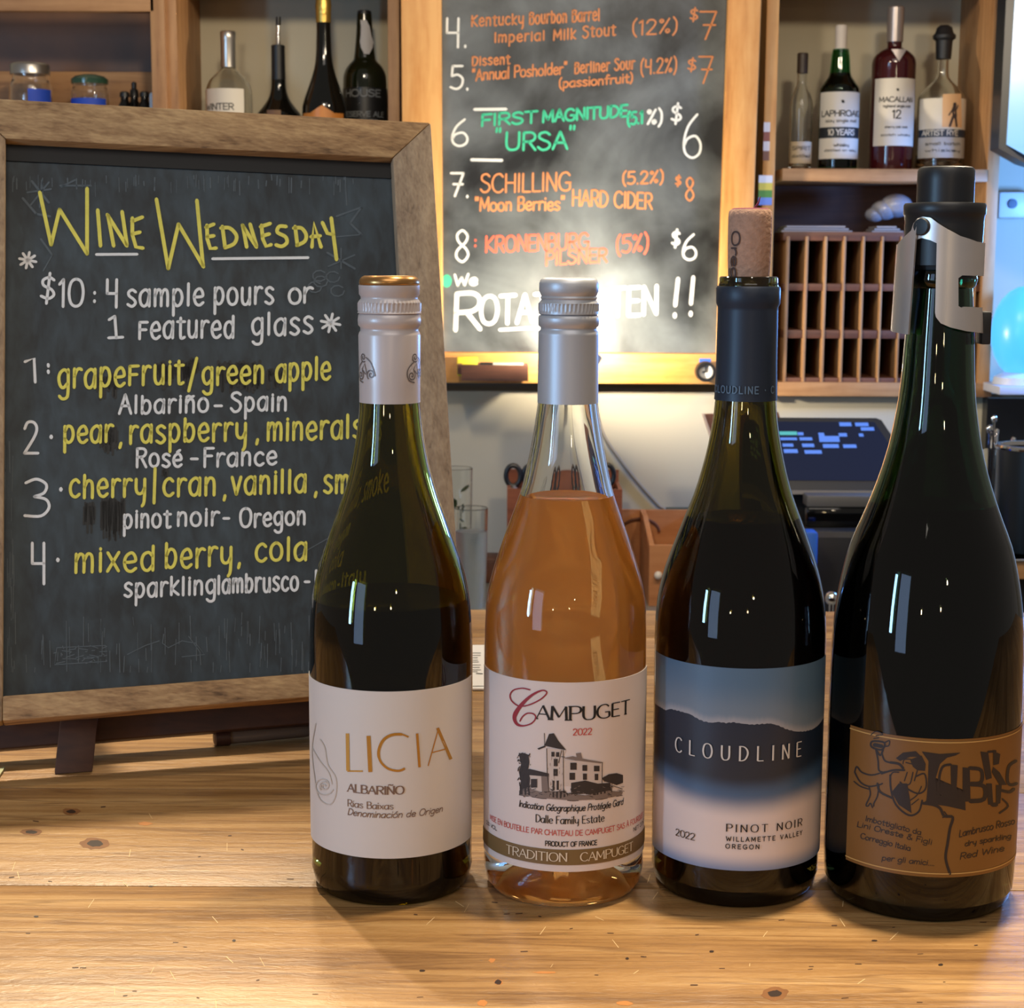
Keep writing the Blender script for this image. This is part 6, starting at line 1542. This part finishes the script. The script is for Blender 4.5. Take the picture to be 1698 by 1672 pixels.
for i in range(16):
    a_ = random.uniform(0, 6.28); r = random.uniform(.004, .016); z = zaxis(X, Y, random.uniform(800, 960)); c = Vector((X + r * cos(a_), Y + r * sin(a_), z))
    mt = Matrix.Translation(c) @ Matrix.Rotation(random.uniform(0, 3), 4, 'X') @ Matrix.Rotation(random.uniform(0, 3), 4, 'Y')
    mb.lathe((0, 0), [(.009, 0), (.006, .0015), (0, .002)], 10, mtx=mt)
mb.build('leaves', mat('dark_green_leaf', S(64, 82, 42), .5, noise=.3, nscale=100), t)
o = MB().box((at(803, 965, 2.8).x, 2.80, ZC + .0003), (at(835, 922, 2.8).x, 2.86, at(803, 926, 2.8).z), bev=.004).build('napkin_holder', M_darkw); tag(o, 'low dark brown block between the water glass and the caddy', 'holder')

# point of sale monitor and the black equipment below
YM = 2.60
tl, tr, bl_, br = at(1214, 690, YM + .07), at(1466, 692, YM + .07), at(1214, 812, YM), at(1497, 812, YM)
a_ = Vector((1, 0, 0)); b_ = (tr - br); b_.x = 0; b_.normalize()
o0 = Vector((bl_.x, YM, bl_.z)); W0 = br.x - bl_.x; H0 = (Vector((0, YM + .07, tr.z)) - Vector((0, YM, br.z))).length
pm = Plane(o0, a_, b_)
pos = thing('pos_monitor', 'black touch screen till with blue buttons, between the two right bottles', 'monitor', (o0.x + W0 / 2, YM + .08, ZC))
ch = .03
pl = [(0, 0), (W0, 0), (W0, H0 * .62), (W0 - .022, H0 * .97), (W0 - .03, H0), (ch, H0), (0, H0 * .8)]
mb = MB().prism([pm.pt(u, v, 0) for u, v in pl], -pm.n * .018); mb.build('housing', M_black, pos)
pl2 = [(.008, .016), (W0 - .010, .016), (W0 - .012, H0 * .60), (W0 - .034, H0 * .94), (.012, H0 * .94)]
mb = MB().prism([pm.pt(u, v, .0002) for u, v in pl2], pm.n * .0008)
scn = mb.build('screen', mat('dim_screen', S(18, 22, 34), .12, emit=S(26, 34, 60), estr=.5), pos, label='dim navy screen')
mb = MB(); q5 = lambda x, y: (1280 + x / 4.777, 670 + y / 4.777); fp = pm.px(.0016)
for i, (x0, y0, x1, y1) in enumerate(((530, 150, 625, 180), (655, 152, 760, 180), (700, 188, 805, 215), (525, 235, 590, 262), (685, 238, 720, 262), (365, 232, 410, 258), (370, 258, 530, 305), (400, 322, 525, 352), (560, 325, 665, 352), (55, 222, 195, 250), (60, 270, 195, 290), (200, 228, 245, 252), (215, 268, 315, 292), (80, 318, 165, 342), (235, 318, 330, 345), (90, 362, 200, 392), (255, 370, 390, 398))):
    mb.patch([q5(x0, y0), q5(x1, y0), q5(x1 + 6, y1), q5(x0 + 6, y1)], fp, 1 if i == 9 else 0)
mb.build('screen_buttons', [mat('blue_screen_tile', S(40, 60, 110), .3, emit=S(86, 132, 226), estr=.85), mat('teal_screen_tile', S(40, 90, 90), .3, emit=S(80, 180, 180), estr=.8)], scn, label='glowing blue and teal screen buttons')
zb1 = at(1400, 820, YM).z
MB().box((o0.x + .01, YM - .002, zb1), (br.x - .004, YM + .05, o0.z - .0005)).build('base_strip', mat('silver_strip', S(176, 170, 166), .35, .4), pos, label='silver strip under the screen')
MB().box((o0.x + W0 * .3, YM + .02, ZC + .0003), (o0.x + W0 * .72, YM + .14, zb1)).build('stand', M_black, pos)
YP = 2.50
a1, b1_ = at(1250, 1005, YP), at(1468, 905, YP)
pt_ = thing('receipt_printer', 'black receipt printer with a grey paper slot in front of the till', 'printer', ((a1.x + b1_.x) / 2, YP, ZC))
z1 = at(1400, 880, YP).z; z2 = at(1400, 842, YP).z
MB().box((a1.x, YP, ZC + .0003), (b1_.x, YP + .085, z1), bev=.006).build('printer_body', mat('dark_grey_plastic', S(34, 34, 36), .4), pt_)
a2, b2_ = at(1338, 842, YP + .03), at(1462, 822, YP + .03)
MB().box((a2.x, YP + .03, z1 + .0002), (b2_.x, YP + .075, at(1400, 842, YP + .03).z), bev=.004).build('printer_lid', M_blackg, pt_)
MB().box((a2.x, YP + .031, at(1400, 842, YP + .03).z + .0003), (b2_.x, YP + .07, at(1400, 823, YP + .03).z), bev=.002).build('paper_slot', mat('grey_slot', S(92, 90, 88), .5), pt_, label='grey paper slot')
MB().box((a1.x + .06, YP - .0012, at(1400, 892, YP).z), (b1_.x - .004, YP - .0002, at(1400, 882, YP).z)).build('trim_strip', mat('grey_trim', S(80, 78, 76), .5), pt_, label='grey trim strip')
a3, b3_ = at(1330, 916, YP - .03), at(1354, 880, YP - .03)
zt3 = b3_.z
tag(MB().box((a3.x, YP - .045, ZC + .0003), (b3_.x, YP - .012, zt3), bev=.004).build('blue_sponge_box', mat('blue_box', S(40, 96, 190), .5)), 'small blue block in front of the receipt printer, beside the navy capped bottle', 'box')
kc = at(1379, 992, 2.36)
kb = thing('tap_knob', 'shiny steel ball knob just beyond the bar, between the two right bottles', 'knob', (kc.x, 2.36, ZC))
MB().ball(kc, .0100).build('ball', M_chrome, kb)
MB().tube([(kc.x, 2.36, ZC + .0003), (kc.x, 2.36, kc.z - .008)], .004, 12).build('stem', M_chrome, kb)

# ---- right edge
a, b_ = at(1655, 262, 2.78), at(1900, -150, 2.78)
tv = thing('television', 'wall television showing pale blue, cut off at the upper right corner', 'television', ((a.x + b_.x) / 2, 2.80, a.z))
pl = [at(1676, -150, 2.80), at(1656, 246, 2.78), at(1698, 270, 2.76), at(1900, 330, 2.72), at(1900, -150, 2.76)]
MB().prism(pl, (0, .05, 0)).build('bezel', mat('navy_black_bezel', S(20, 26, 34), .35), tv, label='dark bezel')
pl = [at(1690, -140, 2.797) , at(1668, 240, 2.778), at(1700, 258, 2.757), at(1895, 312, 2.718), at(1895, -140, 2.757)]
MB().prism([p + Vector((0, -.004, 0)) for p in pl], (0, .002, 0)).build('screen', mat('pale_blue_screen', S(120, 170, 205), .2, emit=S(126, 176, 214), estr=.55), tv, label='pale blue lit screen')
a, b_ = at(1655, 362, YW - .05), at(1725, 318, YW - .05)
wo = thing('wall_dispenser', 'small white wall box with a dark round hole at the right edge below the television', 'dispenser', ((a.x + b_.x) / 2, YW - .03, a.z))
MB().box((a.x, YW - .05, a.z), (b_.x, YW - .001, b_.z), bev=.006).build('box_body', mat('white_plastic', S(206, 206, 206), .4), wo)
h_ = at(1679, 338, YW - .052); mt = Matrix.Translation(h_) @ Matrix.Rotation(radians(90), 4, 'X')
MB().lathe((0, 0), [(.0085, -.002), (.0085, .001), (.006, .0015), (0, .0005)], 24, mtx=mt).build('hole', mat('dark_hole', S(60, 72, 90), .5), wo, label='dark round hole')
a, b_ = at(1645, 655, 2.80), at(1850, 642, 2.80)
tag(MB().box((a.x + .012, 2.80, a.z), (b_.x, 2.928, b_.z), bev=.002).build('wall_ledge', mat('pale_ledge', S(176, 178, 190), .5)), 'pale ledge on the wall at the right edge, under the blue globe', 'ledge')
zl_ = b_.z
gc = at(1700, 552, 2.86)
gl = thing('added_blue_globe', 'added glowing globe for the blue glow, cut off by the right edge', 'lamp', (gc.x, 2.86, zl_))  # added glowing shape for the blue glow; its real source is out of view
MB().ball(gc, .079, sc=(.72, .72, 1)).build('globe', mat('glowing_blue_globe', S(40, 120, 220), .3, emit=(.075, .42, 1.0, 1), estr=1.0), gl, label='bright blue globe')
MB().lathe((gc.x, 2.86), [(0, zl_ + .0003), (.05, zl_ + .0003), (.048, zl_ + .012), (.03, gc.z - .066), (0, gc.z - .066)], 32).build('globe_base', mat('pale_base', S(190, 196, 210), .4), gl)
# dark back splash panel
a, b_ = at(1622, 1000, YL - .03), at(1900, 662, YL - .03)
tag(MB().box((a.x, YL - .03, ZC + .0003), (b_.x, YL - .001, b_.z)).build('splash_panel', mat('black_splash', S(20, 24, 30), .3)), 'black panel on the wall behind the steel rimmed bin', 'panel')
X, pb_ = px_lathe(1706, 2.45, [(915, 56), (744, 60)])
zf2 = at(1690, 914, 2.45).z
rs_ = thing('counter_riser', 'grey topped wooden riser at the right end of the back counter', 'riser', (X, 2.5, ZC))
a, b_ = at(1600, 928, 2.36), at(1900, 908, 2.36)
MB().box((a.x, 2.36, a.z), (b_.x, 2.62, zf2), bev=.002).build('top_slab', M_counter, rs_, label='grey top slab')
MB().box((a.x, 2.365, at(1650, 960, 2.365).z), (b_.x, 2.61, a.z)).build('front_panel', M_shelfX, rs_)
MB().box((a.x, 2.38, ZC + .0003), (b_.x, 2.60, at(1650, 960, 2.365).z)).build('plinth', M_black, rs_)
bn = thing('bar_bin', 'black bin with a shiny steel rim at the right edge behind the rightmost bottle', 'bin', (X, 2.45, zf2))
(r0, _), (r1, z1) = pb_
MB().lathe((X, 2.45), [(0, zf2 + .0003), (r0, zf2 + .0003), (r1, z1), (r1 - .004, z1), (r0 - .004, zf2 + .006), (0, zf2 + .006)], 56).build('bin_body', mat('black_bin', S(16, 22, 30), .3), bn)
MB().lathe((X, 2.45), [(r1 - .006, z1 + .0002), (r1 + .002, z1 + .0002), (r1 + .003, z1 + .003), (r1 + .001, z1 + .006), (r1 - .005, z1 + .006)], 56, closed=True).build('rim', M_chrome, bn, label='shiny steel rim')
X, pb_ = px_lathe(1641, 2.50, [(793, 9), (745, 13)])
zg = zf2
ug = thing('spoon_glass', 'small glass of steel bar tools beside the steel rimmed bin', 'glass', (X, 2.50, zg))
r1, z1 = pb_[1]; r0 = r1 * .8
MB().lathe((X, 2.50), [(0, zg + .0003), (r0, zg + .0003), (r1, z1), (r1 - .0016, z1), (r0 - .0016, zg + .006), (0, zg + .006)], 32).build('glass_body', M_clear, ug)
for dx, y, r in ((-.004, 712, .0035), (.004, 695, .0028)):
    e = at(1645 + dx * 900, y, 2.50)
    MB().tube([(X + dx * .3, 2.50, zg + .008), e], [.0018, .0018], 8).build('bar_spoon', M_chrome, ug)
    MB().ball(e, r * 1.6, sc=(1, .6, 1.2), seg=12).build('spoon_bowl', M_chrome, ug)
for i, (x, y, lb) in enumerate(((1662, 716, 'steel pourer nozzle above the bin rim, nearer the rightmost bottle'), (1690, 730, 'short steel pourer nozzle above the bin rim, at the right edge'))):
    e = at(x, y, 2.62); t = thing('pourer_bottle', lb, 'pourer', (e.x, 2.66, zf2 if False else ZC), 'pourer bottles behind the bin')
    MB().lathe((e.x, 2.66), [(0, ZC + .0003), (.012, ZC + .0003), (.012, e.z - .06), (.009, e.z - .03), (0, e.z - .03)], 28).build('bottle_body', M_blackg, t)
    MB().tube([(e.x, 2.66, e.z - .03), (e.x, 2.66, e.z - .012), (e.x + .004, 2.66, e.z)], [.006, .005, .003], 12).build('nozzle', M_chrome, t)
